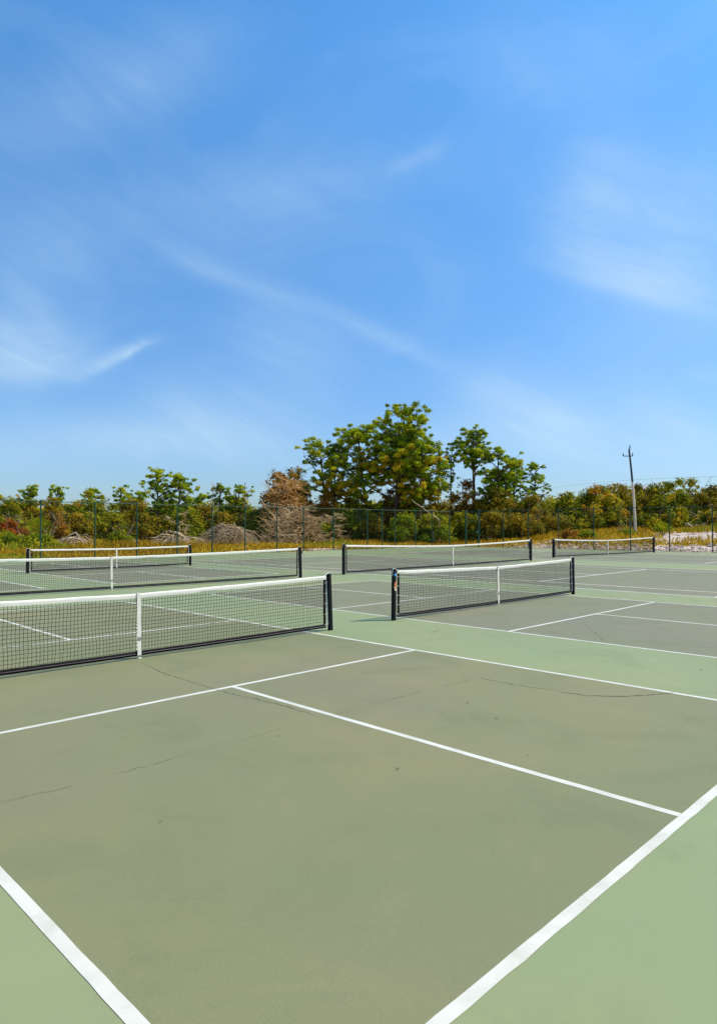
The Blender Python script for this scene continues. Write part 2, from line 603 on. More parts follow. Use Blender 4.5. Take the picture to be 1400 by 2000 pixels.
def line(x0, y0, x1, y1, w=0.05, z=0.0024):
    """painted line with slightly uneven edges, centred on the given segment"""
    b = MB()
    L = math.hypot(x1 - x0, y1 - y0)
    n = max(2, int(L / 0.12))
    t = np.linspace(0, 1, n + 1)
    ux, uy = (x1 - x0) / L, (y1 - y0) / L
    wob = np.cumsum(RNG.normal(0, 0.0005, n + 1))
    wob -= np.linspace(wob[0], wob[-1], n + 1)
    a = w / 2 + RNG.normal(0, 0.0011, n + 1) + wob
    c = w / 2 + RNG.normal(0, 0.0011, n + 1) - wob
    cx, cy = x0 + (x1 - x0) * t, y0 + (y1 - y0) * t
    A = np.stack([cx - uy * a, cy + ux * a, np.full(n + 1, z)], -1)
    B = np.stack([cx + uy * c, cy - ux * c, np.full(n + 1, z)], -1)
    k = np.arange(n)
    b.add(np.vstack([A, B]), np.stack([k, k + n + 1, k + n + 2, k + 1], -1))
    return b.build('painted_line', M['line'], court)


def pickle_court(xl, xr, xc, yn, kn, kf, bn, bf, w=0.060, mat='inner'):
    """xl,xr side lines; xc centre; yn net; kn/kf kitchen lines; bn/bf base lines"""
    h = w / 2
    quad_sheet('playing_area', [(xl, bn), (xr, bn), (xr, bf), (xl, bf)], 0.0012, M[mat])
    line(xl, bn - h, xl, bf + h, w)
    line(xr, bn - h, xr, bf + h, w)
    for y in (bn, kn, kf, bf):
        line(xl + h, y, xr - h, y, w)
    line(xc, bn + h, xc, kn - h, w)
    line(xc, kf + h, xc, bf - h, w)


pickle_court(-3.045, 3.02, 0.01, 0.05, -2.105, 2.12, -6.71, 6.62)
pickle_court(5.345, 11.37, 8.44, 0.05, -2.12, 2.13, -6.70, 6.69, mat='inner_grey')
pickle_court(5.12, 11.27, 8.20, 18.2, 16.05, 20.3, 11.42, 24.7, w=0.085, mat='inner_grey')
pickle_court(-3.08, 3.0, -0.04, 18.2, 16.05, 20.3, 11.29, 24.7, w=0.085, mat='inner_grey')


def tennis_court(cx, cy, w=0.09):
    D, S, SV, BL = 5.486, 4.115, 6.4, 11.885
    h = w / 2
    quad_sheet('playing_area', [(cx - D, cy - BL), (cx + D, cy - BL), (cx + D, cy + BL), (cx - D, cy + BL)], 0.0012, M['inner_grey'])
    for s in (-1, 1):
        line(cx + s * D, cy - BL - h, cx + s * D, cy + BL + h, w)
        line(cx + s * S, cy - BL + h, cx + s * S, cy + BL - h, w)
        line(cx - D + h, cy + s * BL, cx + D - h, cy + s * BL, w)
        line(cx - S + h, cy + s * SV, cx + S - h, cy + s * SV, w)
    line(cx, cy - SV + h, cx, cy + SV - h, w)


tennis_court(18.85, 9.13)
tennis_court(33.35, 9.0)


def crack(pts, wid, z=0.0042, jit=0.012, name='surface_crack', gaps=0.0):
    """a jagged hairline opening in the surface"""
    P = np.array(pts, float)
    seg = np.linalg.norm(np.diff(P, axis=0), axis=1)
    s = np.concatenate([[0], np.cumsum(seg)])
    n = max(4, int(s[-1] / 0.035))
    q = np.linspace(0, s[-1], n + 1)
    X = np.interp(q, s, P[:, 0]) + RNG.normal(0, jit, n + 1)
    Y = np.interp(q, s, P[:, 1]) + RNG.normal(0, jit, n + 1)
    dx, dy = np.gradient(X), np.gradient(Y)
    d = np.hypot(dx, dy) + 1e-9
    taper = np.interp(q, [0, s[-1] * 0.15, s[-1] * 0.85, s[-1]], [0.3, 1, 1, 0.3])
    w = wid * (0.35 + 0.9 * RNG.random(n + 1)) * taper / 2
    A = np.stack([X - dy / d * w, Y + dx / d * w, np.full(n + 1, z)], -1)
    B = np.stack([X + dy / d * w, Y - dx / d * w, np.full(n + 1, z)], -1)
    k = np.arange(n)
    if gaps:
        k = k[vnoise(k, k * 0, 7.0, 5) > gaps]
    b = MB()
    b.add(np.vstack([A, B]), np.stack([k, k + n + 1, k + n + 2, k + 1], -1))
    return b.build(name, M['crack'], court)


crack([(-0.07, -0.25), (-0.09, -0.40), (-0.18, -1.01), (-0.20, -1.95), (-0.19, -2.27), (-0.09, -3.11), (-0.12, -3.66)], 0.0068, jit=0.009)
crack([(2.20, -3.75), (2.18, -4.18), (2.25, -4.63)], 0.008, jit=0.008)
crack([(2.25, -4.63), (2.28, -4.96), (2.46, -5.2), (2.72, -5.4), (3.07, -5.57)], 0.0135, jit=0.008)
crack([(3.07, -5.57), (3.32, -5.88), (3.6, -6.3)], 0.004, jit=0.006)
crack([(2.20, -3.75), (1.47, -3.70), (0.93, -3.68), (0.49, -3.67)], 0.004, jit=0.006, gaps=0.25)
crack([(0.49, -3.67), (-0.12, -3.67), (-0.8, -3.67), (-1.43, -3.67)], 0.0022, jit=0.006, gaps=0.35)
crack([(-1.43, -3.67), (-1.67, -3.69), (-2.08, -3.66), (-2.35, -3.68), (-2.63, -3.65), (-2.9, -3.63)], 0.0036, jit=0.008, gaps=0.25)
crack([(7.1, -2.5), (6.77, -2.8), (6.2, -3.18), (5.5, -3.66)], 0.007, jit=0.012, gaps=0.4)
for cx_, cy_, a_, l_ in ((1.6, 1.0, 0.3, 1.2), (9.2, -1.0, 1.2, 1.6), (14.0, -1.6, 0.2, 2.0), (18.0, 4.4, 1.0, 2.5), (4.3, -1.3, 0.1, 0.4)):
    crack([(cx_, cy_), (cx_ + math.cos(a_) * l_, cy_ + math.sin(a_) * l_)], 0.006, jit=0.02, gaps=0.35)

# ------------------------------------------------------------------ nets
def make_net(name, label, group, L, Rr, h_post, h_mid, post_w, tape_h, cell, cat='net', zbot=0.055, kind='pickle', lean=0.0,
             stickers=False, cord_r=0.0030, left_detail=True):
    L, Rr = np.array(L, float), np.array(Rr, float)
    span = float(np.linalg.norm(Rr - L))
    ang = math.atan2(Rr[1] - L[1], Rr[0] - L[0])
    mid = (L + Rr) / 2
    root = tag(empty(name, (mid[0], mid[1], 0), ang), label, cat, group)
    hx = span / 2
    hw = post_w / 2
    hem = 0.045
    x_end = hx - hw - 0.075 - hem                  # mesh stops here, then the black side hem

    def top(x):                                     # headband height along the net
        u = np.abs(np.asarray(x, float)) / hx
        return h_mid + (h_post - h_mid) * u ** (1.25 if kind == 'pickle' else 1.5)

    def sway(x, z):
        return 0.012 * np.sin(x * 1.9 + z * 3.1 + span) * (1 - np.abs(x) / hx) + 0.006 * np.sin(x * 5.3 + z * 7)

    # posts
    for s in (-1, 1):
        b = MB()
        x = s * hx
        tilt = -s * lean
        v = []
        for z in (0.0, h_post + 0.02):
            dx = tilt * z
            v += [(x - hw + dx, -hw, z), (x + hw + dx, -hw, z), (x + hw + dx, hw, z), (x - hw + dx, hw, z)]
        b.add(v, [(0, 3, 2, 1), (4, 5, 6, 7), (0, 1, 5, 4), (1, 2, 6, 5), (2, 3, 7, 6), (3, 0, 4, 7)])
        p = bevel(b.build('post', M['post'], root), 0.008)
        xt = x + tilt * h_post
        c = MB()
        c.box((xt - hw * 0.82, -hw * 0.82, h_post + 0.02), (xt + hw * 0.82, hw * 0.82, h_post + 0.032))
        bevel(c.build('post_cap', M['post'], p), 0.004)
        # headband cable running over the post top to the ratchet on its outer side
        c = MB()
        c.tube([(xt - s * (hw + 0.07), 0, top(hx) - 0.005), (xt - s * hw, 0, h_post + 0.030), (xt, 0, h_post + 0.040),
                (xt + s * hw, 0, h_post + 0.030), (xt + s * (hw + 0.012), 0, h_post - 0.09)], 0.0075 if kind == 'pickle' else 0.006, 6)
        c.build('cable', M['strap'], p, smooth=True)
        if kind == 'tennis' and s > 0:
            c = MB()
            c.box((xt + hw + 0.003, -0.03, h_post - 0.19), (xt + hw + 0.055, 0.03, h_post - 0.09))
            bevel(c.build('ratchet', M['post'], p), 0.006)
            c = MB()
            c.tube([(xt + hw + 0.05, -0.02, h_post - 0.14), (xt + hw + 0.10, -0.03, h_post - 0.15), (xt + hw + 0.11, -0.03, h_post - 0.26)], 0.007, 6)
            c.build('crank_handle', M['metal'], p, smooth=True)
    # mesh
    mb = MB()
    xs = np.arange(-x_end, x_end + 1e-6, cell)
    xs = xs + (x_end - xs[-1]) / 2
    ztop = lambda x: top(x) - tape_h + 0.01
    nrow = int(round((h_mid - tape_h - zbot - 0.05) / cell))
    tz = np.linspace(0, 1, nrow + 1)
    jit = np.cumsum(RNG.normal(0, 0.0016, (len(xs), nrow + 1)), axis=1)
    jit -= jit.mean(axis=1)[:, None]
    jit += 0.004 * np.sin(np.linspace(0, 9, nrow + 1))[None, :]
    zz = np.zeros((len(xs), nrow + 1))
    for i, x in enumerate(xs):
        z = zbot + 0.05 + (ztop(x) - zbot - 0.05) * tz + RNG.normal(0, 0.0016, nrow + 1)
        zz[i] = z
        mb.tube(np.stack([x + jit[i], sway(x, z), z], -1), cord_r, 3, cap=False)
    for j in range(nrow + 1):
        mb.tube(np.stack([xs + jit[:, j], sway(xs, zz[:, j]), zz[:, j]], -1), cord_r, 3, cap=False)
    mb.build('net_mesh', M['cord'], root)
    # headband tape: folded white vinyl, slightly rounded
    n = 60
    X = np.linspace(-x_end - hem, x_end + hem, n)
    prof = [(-0.006, -tape_h), (-0.009, -tape_h * 0.5), (-0.008, -0.008), (0.0, 0.0), (0.008, -0.008), (0.009, -tape_h * 0.5), (0.006, -tape_h)]
    b = MB()
    tp = top(X) + 0.0015 * np.sin(X * 7.0) + RNG.normal(0, 0.0008, n)
    ring = np.array([[(x, sway(x, z) * 0.6 + py, z + pz) for (py, pz) in prof] for x, z in zip(X, tp)])
    k = len(prof)
    q = [(i * k + j, i * k + j + 1, (i + 1) * k + j + 1, (i + 1) * k + j) for i in range(n - 1) for j in range(k - 1)]
    b.add(ring.reshape(-1, 3), q)
    tape = b.build('headband', M['tape'], root, smooth=True)
    if kind == 'pickle':                           # dark rivets near the band ends
        for s in (-1, 1):
            for dxr in (0.04, 0.10, 0.16):
                c = MB()
                xr = s * (x_end + hem - dxr)
                c.tube([(xr, -0.013, float(top(xr)) - tape_h * 0.55), (xr, 0.013, float(top(xr)) - tape_h * 0.55)], 0.006, 6)
                c.build('rivet', M['post'], tape)
    # bottom band with the weight rod showing as a lighter stripe
    b = MB()
    n = 40
    X = np.linspace(-x_end - hem, x_end + hem, n)
    zb = zbot - 0.018 * (1 - (np.abs(X) / hx) ** 2)
    pr = [(-0.006, 0.0), (-0.008, 0.03), (-0.006, 0.058), (0.006, 0.058), (0.008, 0.03), (0.006, 0.0)]
    ring = np.array([[(x, sway(x, 0.05) + py, z + pz) for (py, pz) in pr] for x, z in zip(X, zb)])
    k = len(pr)
    q = [(i * k + j, i * k + (j + 1) % k, (i + 1) * k + (j + 1) % k, (i + 1) * k + j) for i in range(n - 1) for j in range(k)]
    b.add(ring.reshape(-1, 3), q)
    b.build('bottom_band', M['band'], root, smooth=True)
    b = MB()
    b.tube(np.stack([X, sway(X, 0.05) - 0.008, zb + 0.026], -1), 0.0065, 6)
    b.build('weight_rod', M['dowel'], root, smooth=True)
    # side hems and their white ties to the post
    for s in (-1, 1):
        b = MB()
        xa = s * x_end
        xb = s * (x_end + hem)
        b.box((min(xa, xb), -0.007, zbot + 0.052), (max(xa, xb), 0.007, float(top(xb)) - tape_h + 0.004))
        hm = b.build('side_hem', M['band'], root)
        zs = np.linspace(zbot + 0.05, h_post - tape_h - 0.06, 5)
        for z in zs:
            b = MB()
            xp = s * hx - s * lean * z
            xe = xp - s * (hw + 0.012) if kind == 'pickle' else xp - s * hw * 0.9
            b.tube([(xa + s * 0.012, -0.011, z), (xb, -0.013, z + 0.004), ((xb + xe) / 2, -0.012, z + 0.006), (xe, -0.012, z + 0.008)], 0.0028, 4)
            b.build('tie', M['tie'], hm)
    # white lacing rod beside the hem (seen as the pale gap)
    if kind == 'pickle':
        for s in (-1, 1):
            b = MB()
            xr = s * (hx - hw - 0.022)
            b.tube([(xr, 0, 0.10), (xr - s * lean, 0, h_post - 0.02)], 0.008, 6)
            b.build('lacing_rod', M['strap'], root, smooth=True)
    # centre strap
    b = MB()
    zt = float(top(0)) + 0.004
    sw = 0.026 if kind == 'pickle' else 0.027
    n = 14
    zs = np.linspace(zbot - 0.010, zt, n)
    xo = 0.012 * np.linspace(1, 0, n) + 0.0015 * np.sin(zs * 20)
    for yo in (-0.018, 0.018):
        A = np.stack([xo - sw, np.full(n, yo), zs], -1)
        B = np.stack([xo + sw, np.full(n, yo), zs], -1)
        A2, B2 = A + [0, 0.002 * np.sign(yo), 0], B + [0, 0.002 * np.sign(yo), 0]
        k_ = np.arange(n - 1)
        b.add(np.vstack([A, B]), np.stack([k_, k_ + n, k_ + n + 1, k_ + 1], -1))
        b.add(np.vstack([A2, B2]), np.stack([k_, k_ + 1, k_ + n + 1, k_ + n], -1))
    b.box((-sw, -0.0205, zt - 0.002), (sw, 0.0205, zt + 0.001))
    st = b.build('centre_strap', M['strap'], root)
    c = MB()
    c.box((-sw * 1.12 + 0.008, -0.026, 0.24), (sw * 1.12 + 0.008, -0.021, 0.285))
    bevel(c.build('buckle', M['metal'], st), 0.002)
    c = MB()
    c.tube([(0.014, 0, zbot - 0.008), (0.018, 0, 0.012)], 0.004, 5)
    c.build('anchor_hook', M['metal'], root)
    c = MB()
    c.tube([(0.018, 0, 0.0), (0.018, 0, 0.012)], 0.028, 12)
    c.build('ground_anchor', M['strap'], root, smooth=False)
    if kind == 'pickle':
        c = MB()
        c.tube([(sw + 0.012, 0.021, zt - 0.05), (sw + 0.016, 0.022, 0.45), (sw + 0.024, 0.021, 0.12)], 0.0035, 4)
        c.build('strap_tail', M['strap'], root)
    if stickers:                                   # worn stickers on the camera side of the left post
        x = -hx
        y = -hw - 0.0015
        c = MB()
        zc = h_post - 0.075
        pts = [(x + hw * 0.9 * a + lean * zc, y, zc + 0.030 * d) for a, d in
               ((-0.9, 0.2), (-0.5, 1.0), (0.1, 0.5), (0.6, 0.9), (0.75, -0.2), (0.2, -1.0), (-0.3, -0.5), (-0.8, -0.9))]
        cc = np.mean(pts, axis=0)
        c.add(np.vstack([pts, cc]), [(i, (i + 1) % 8, 8) for i in range(8)])
        c.build('blue_sticker', M['blue'], root)
        c = MB()
        z1, z0 = h_post - 0.19, h_post - 0.35
        o_ = lean * (z0 + z1) / 2 + x
        c.add([(o_ + hw * 0.9, y, z1 + 0.01), (o_ + hw * 0.9, y, z0), (o_ - hw * 0.3, y, z0 + 0.05), (o_ - hw * 0.9, y, z1 - 0.05)], [(0, 3, 2, 1)])
        c.build('orange_sticker', M['orange'], root)
        c = MB()
        y2 = y - 0.001
        c.add([(o_ - hw * 0.9, y2, z1 - 0.09), (o_ + hw * 0.8, y2, z0 + 0.015), (o_ + hw * 0.8, y2, z0 - 0.012), (o_ - hw * 0.9, y2, z1 - 0.12),
               (o_ - hw * 0.6, y2, z0 + 0.012), (o_ + hw * 0.8, y2, z0 + 0.012), (o_ + hw * 0.8, y2, z0 - 0.014), (o_ - hw * 0.6, y2, z0 - 0.014)],
              [(0, 3, 2, 1), (4, 7, 6, 5)])
        c.build('printed_stripe', M['cream'], root)
    return root


make_net('pickleball_net', 'low black pickleball net closest to the camera, cut off at the left',
         'low pickleball nets', (-3.36, 0.05), (3.42, 0.05), 0.905, 0.845, 0.066, 0.060, 0.0445, lean=0.045)
make_net('pickleball_net', 'low black pickleball net in front right, left post wearing worn blue and orange stickers',
         'low pickleball nets', (5.02, 0.09), (11.72, 0.04), 0.905, 0.845, 0.068, 0.060, 0.0445, lean=0.02, stickers=True)
make_net('pickleball_net', 'low pickleball net furthest back on the left, before the brush piles',
         'low pickleball nets', (4.93, 18.22), (11.90, 18.45), 0.885, 0.845, 0.09, 0.062, 0.0445, lean=0.0)
make_net('tennis_net', 'long tennis net across the left middle of the court, ratchet on its right post',
         'long tennis nets', (-2.35, 9.85), (10.56, 9.27), 1.0, 0.90, 0.085, 0.068, 0.045, kind='tennis', lean=0.03)
make_net('tennis_net', 'long tennis net in the middle, behind the net with the stickered post',
         'long tennis nets', (12.62, 9.32), (25.95, 9.66), 1.06, 0.92, 0.09, 0.066, 0.045, kind='tennis', lean=0.0)
make_net('tennis_net', 'farthest tennis net at the right before the sandy bank',
         'long tennis nets', (29.76, 10.52), (40.95, 9.45), 1.02, 0.90, 0.10, 0.066, 0.045, kind='tennis', lean=0.0)

# ------------------------------------------------------------------ fence
HF = 3.05
back_posts = [-13.8, -10.8, -7.8, -4.8, -1.8, 1.2, 3.9, 6.4, 8.92, 11.77, 14.21, 16.79, 19.21, 21.69, 24.30, 26.66, 29.51, 33.06, 34.73, 36.24, 38.78, 41.01]
right_posts = [26.27, 24.90, 22.53, 20.20, 17.58, 14.77, 12.03, 9.35, 6.62, 3.9, 1.1, -1.8, -4.8, -7.8, -10.8, -13.8, -17.8]


def fence_post(parent, x, y, r=0.040, h=HF):
    b = MB()
    b.tube([(x, y, -0.05), (x, y, h)], r, 8)
    o = b.build('fence_post', M['fence'], parent, smooth=True)
    c = MB()
    c.tube([(x, y, h), (x, y, h + 0.05), (x, y, h + 0.075)], [r * 1.25, r * 1.2, r * 0.5], 8)
    c.build('post_cap', M['fence'], o, smooth=True)


def chain_mesh(parent, p0, p1, z0=0.04, z1=HF - 0.03, cell=0.076, r=0.0012):
    p0, p1 = np.array(p0, float), np.array(p1, float)
    L = np.linalg.norm(p1 - p0)
    u = (p1 - p0) / L
    nrm = np.array([-u[1], u[0]])
    H = z1 - z0
    b = MB()
    n = int((L + H) / cell)
    for sgn, off in ((1, 0.004), (-1, -0.004)):
        for i in range(n + 1):
            s0 = i * cell - H if sgn > 0 else i * cell
            a, c = (s0, z0), (s0 + H, z1)
            if sgn < 0:
                a, c = (s0, z0), (s0 - H, z1)
            # clip to the run
            def clip(P, Q):
                t0, t1 = 0.0, 1.0
                d = Q[0] - P[0]
                for lim, side in ((0, 1), (L, -1)):
                    f0 = (P[0] - lim) * side
                    f1 = (Q[0] - lim) * side
                    if f0 < 0 and f1 < 0:
                        return None
                    if f0 < 0:
                        t0 = max(t0, f0 / (f0 - f1))
                    if f1 < 0:
                        t1 = min(t1, f0 / (f0 - f1))
                if t0 >= t1:
                    return None
                return [(P[0] + d * t, P[1] + (Q[1] - P[1]) * t) for t in (t0, t1)]
            r_ = clip(a, c)
            if r_ is None:
                continue
            pts = [(*(p0 + u * s + nrm * off), z) for s, z in r_]
            b.tube(pts, r, 3, cap=False)
    return tag(b.build('wire_mesh', M['wire'], parent), kind='stuff')


def rail(parent, p0, p1, z, r=0.021, name='top_rail'):
    b = MB()
    b.tube([(*p0, z), (*p1, z)], r, 6)
    return b.build(name, M['fence'], parent, smooth=True)


fb = tag(empty('chain_link_fence', (FX, FY, 0)), 'tall dark green chain link fence along the back of the courts, brush piles behind it', 'fence')
fr = tag(empty('chain_link_fence', (FX, 0, 0)), 'tall dark green chain link fence along the right side, sandy bank behind it', 'fence')
# children keep world coordinates by undoing the root offset
def run(root, fn):
    before = set(root.children)
    fn()
    for ch in root.children:
        if ch not in before:
            ch.location = (-root.location[0], -root.location[1], 0)


def build_back():
    for x in back_posts:
        fence_post(fb, x, FY)
    fence_post(fb, FX, FY, 0.045)
    rail(fb, (-13.8, FY), (FX, FY), HF - 0.01)
    rail(fb, (-13.8, FY + 0.01), (FX, FY + 0.01), 0.05, 0.004, 'tension_wire')
    chain_mesh(fb, (-13.8, FY - 0.04), (FX, FY - 0.04))


def build_right():
    for y in right_posts[2:]:
        fence_post(fr, FX, y)
    rail(fr, (FX, FY), (FX, -17.8), HF - 0.01)
    rail(fr, (FX + 0.01, 24.8), (FX + 0.01, -17.8), 0.05, 0.004, 'tension_wire')
    chain_mesh(fr, (FX - 0.04, 24.85), (FX - 0.04, -17.8))
    chain_mesh(fr, (FX - 0.04, FY), (FX - 0.04, 26.33))


run(fb, build_back)
run(fr, build_right)
gate = tag(empty('fence_gate', (FX, 25.6, 0)), 'narrow chain link gate between two thick posts at the far fence corner', 'gate')


def build_gate():
    for y in (26.27, 24.90):
        fence_post(gate, FX, y, 0.055)
    b = MB()
    for z in (0.08, 1.30, 2.15, 2.95):
        b.tube([(FX, 26.20, z), (FX, 24.97, z)], 0.024, 6)
    for y in (26.17, 25.0):
        b.tube([(FX, y, 0.08), (FX, y, 2.95)], 0.024, 6)
    b.build('gate_frame', M['fence'], gate, smooth=True)
    chain_mesh(gate, (FX - 0.03, 26.15), (FX - 0.03, 25.02), 0.1, 2.93)
    c = MB()
    c.box((FX - 0.05, 25.03, 1.2), (FX - 0.026, 25.11, 1.34))
    c.build('latch', M['metal'], gate)


run(gate, build_gate)

# ------------------------------------------------------------------ foliage
def leaf_cloud(mb, centre, rad, n, size, tint, flat=1.0, aspect=1.7, out=0.68, rng=RNG):
    """n leaf faces spread through one clump (an uneven ellipsoid)"""
    c = np.asarray(centre, float)
    rad = np.asarray(rad if np.ndim(rad) else (rad, rad, rad * flat), float)
    d = rng.normal(size=(n, 3))
    d /= np.linalg.norm(d, axis=1)[:, None]
    r = rng.random(n) ** 0.45
    r *= 1 + 0.28 * np.sin(d[:, 0] * 5 + c[0] * 3) * np.cos(d[:, 1] * 4 + c[1]) + rng.normal(0, 0.10, n)
    P = c + d * r[:, None] * rad
    N = d * out + rng.normal(size=(n, 3)) * (1 - out) + np.array([0, 0, 0.25])
    N /= np.linalg.norm(N, axis=1)[:, None]
    A = np.cross(N, rng.normal(size=(n, 3)))
    A /= np.linalg.norm(A, axis=1)[:, None] + 1e-9
    B = np.cross(N, A)
    s = size * (0.6 + 0.8 * rng.random(n))[:, None]
    A, B = A * s * aspect * 0.5, B * s * 0.5
    V = np.stack([P - A, P - B * 0.9 + A * 0.1, P + A, P + B * 0.9 + A * 0.15], 1).reshape(-1, 3)
    k = np.arange(n)[:, None] * 4 + np.arange(4)[None, :]
    t = np.clip(tint + rng.normal(0, 0.13, n), 0, 1)
    mb.add(V, k, np.repeat(t, 4))


def limb(mb, p0, p1, r0, r1, n=6, wob=0.12, sides=5, rng=RNG, sag=0.0):
    p0, p1 = np.array(p0, float), np.array(p1, float)
    t = np.linspace(0, 1, n)
    L = np.linalg.norm(p1 - p0)
    P = p0 + (p1 - p0) * t[:, None]
    off = np.cumsum(rng.normal(0, wob * L / n, (n, 3)), axis=0)
    off -= off[0]
    off -= t[:, None] * off[-1]
    P = P + off
    P[:, 2] += sag * np.sin(t * PI) * L
    mb.tube(P, np.linspace(r0, r1, n), sides, cap=False)
    return P


def pine(name, label, group, px, depth, top_py, width_px, base_frac=0.45, limbs=16, seed=1, dens=1.0, lean=0.0, mat='pine',
         trunks=1, tint0=0.45, pad=0.85, profile='round', trunk_r=0.2, zbase=None, cat='pine tree', low_brown=False):
    """tall pine: bare lower trunk, crooked limbs, needle pads at the branch ends with sky between"""
    rng = np.random.default_rng(seed)
    x, y, z0 = at(px, depth)
    h = CZ + (1029 - top_py) / F_PX * depth - z0
    W_ = width_px / F_PX * depth / 2
    root = tag(empty(name, (x, y, z0)), label, cat, group)
    wood, leaf = MB(), MB()
    for k in range(trunks):
        a = rng.random() * 6.28
        off = np.array([math.cos(a), math.sin(a)]) * (0.0 if trunks == 1 else W_ * 0.22)
        topp = np.array([off[0] * 2.4 + lean * RGT[0], off[1] * 2.4 + lean * RGT[1], h * (1.0 if k == 0 else 0.72 + 0.2 * rng.random())])
        T = limb(wood, (off[0], off[1], -0.2), topp - [0, 0, 0.25], trunk_r, 0.05, 10, 0.05, 7, rng)
        nl = limbs // trunks
        for i in range(nl):
            f = base_frac + (1 - base_frac) * ((i + 0.5 * rng.random()) / nl) ** 0.9
            p0 = np.array([np.interp(f, np.linspace(0, 1, 10), T[:, c]) for c in range(3)])
            rel = (f - base_frac) / (1 - base_frac)
            if profile == 'round':
                reach = math.sin(min(1, rel * 0.80 + 0.20) * PI) ** 0.7
            elif profile == 'dome':
                reach = 0.95 * (1 - rel ** 2.4) ** 0.6
            elif profile == 'top':
                reach = 0.4 + 0.6 * math.sin(min(1, rel * 0.85 + 0.1) * PI)
            else:
                reach = 1.05 - 0.75 * rel
            reach = W_ * max(0.22, reach) * (0.65 + 0.45 * rng.random())
            az_ = i * 2.4 + rng.normal(0, 0.5)
            up = 0.34 + 0.55 * rel + rng.normal(0, 0.24)
            p1 = p0 + np.array([math.cos(az_) * reach, math.sin(az_) * reach, reach * up])
            p1[2] = min(p1[2], topp[2] - 0.1)
            Lm = limb(wood, p0, p1, 0.05 + 0.07 * (1 - rel), 0.025, 6, 0.12, 4, rng)
            ns = 6 + int(reach / 0.42)
            for j in range(ns):
                t = 0.42 + 0.58 * (j + rng.random() * 0.6) / ns
                q0 = np.array([np.interp(t, np.linspace(0, 1, 6), Lm[:, c]) for c in range(3)])
                sp = rng.normal(0, 1, 3) * [0.55, 0.55, 0.40] * min(1.25, 0.5 + reach * 0.3) + [0, 0, 0.14]
                q1 = q0 + sp
                limb(wood, q0, q1, 0.028, 0.012, 3, 0.1, 3, rng)
                pr = pad * (0.20 + 0.30 * rng.random())
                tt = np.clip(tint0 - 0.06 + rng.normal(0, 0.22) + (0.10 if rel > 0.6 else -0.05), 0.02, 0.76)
                if low_brown and rel < 0.32 and rng.random() < 0.6:
                    tt = 0.98
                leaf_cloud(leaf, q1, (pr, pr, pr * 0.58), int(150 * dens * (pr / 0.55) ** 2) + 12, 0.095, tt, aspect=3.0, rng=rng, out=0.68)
        leaf_cloud(leaf, topp, (pad * 0.6, pad * 0.6, pad * 0.45), int(130 * dens), 0.10, tint0 + 0.1, rng=rng)
    wood.build('trunk', M['bark_red'], root, smooth=True)
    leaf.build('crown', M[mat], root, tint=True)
    return root


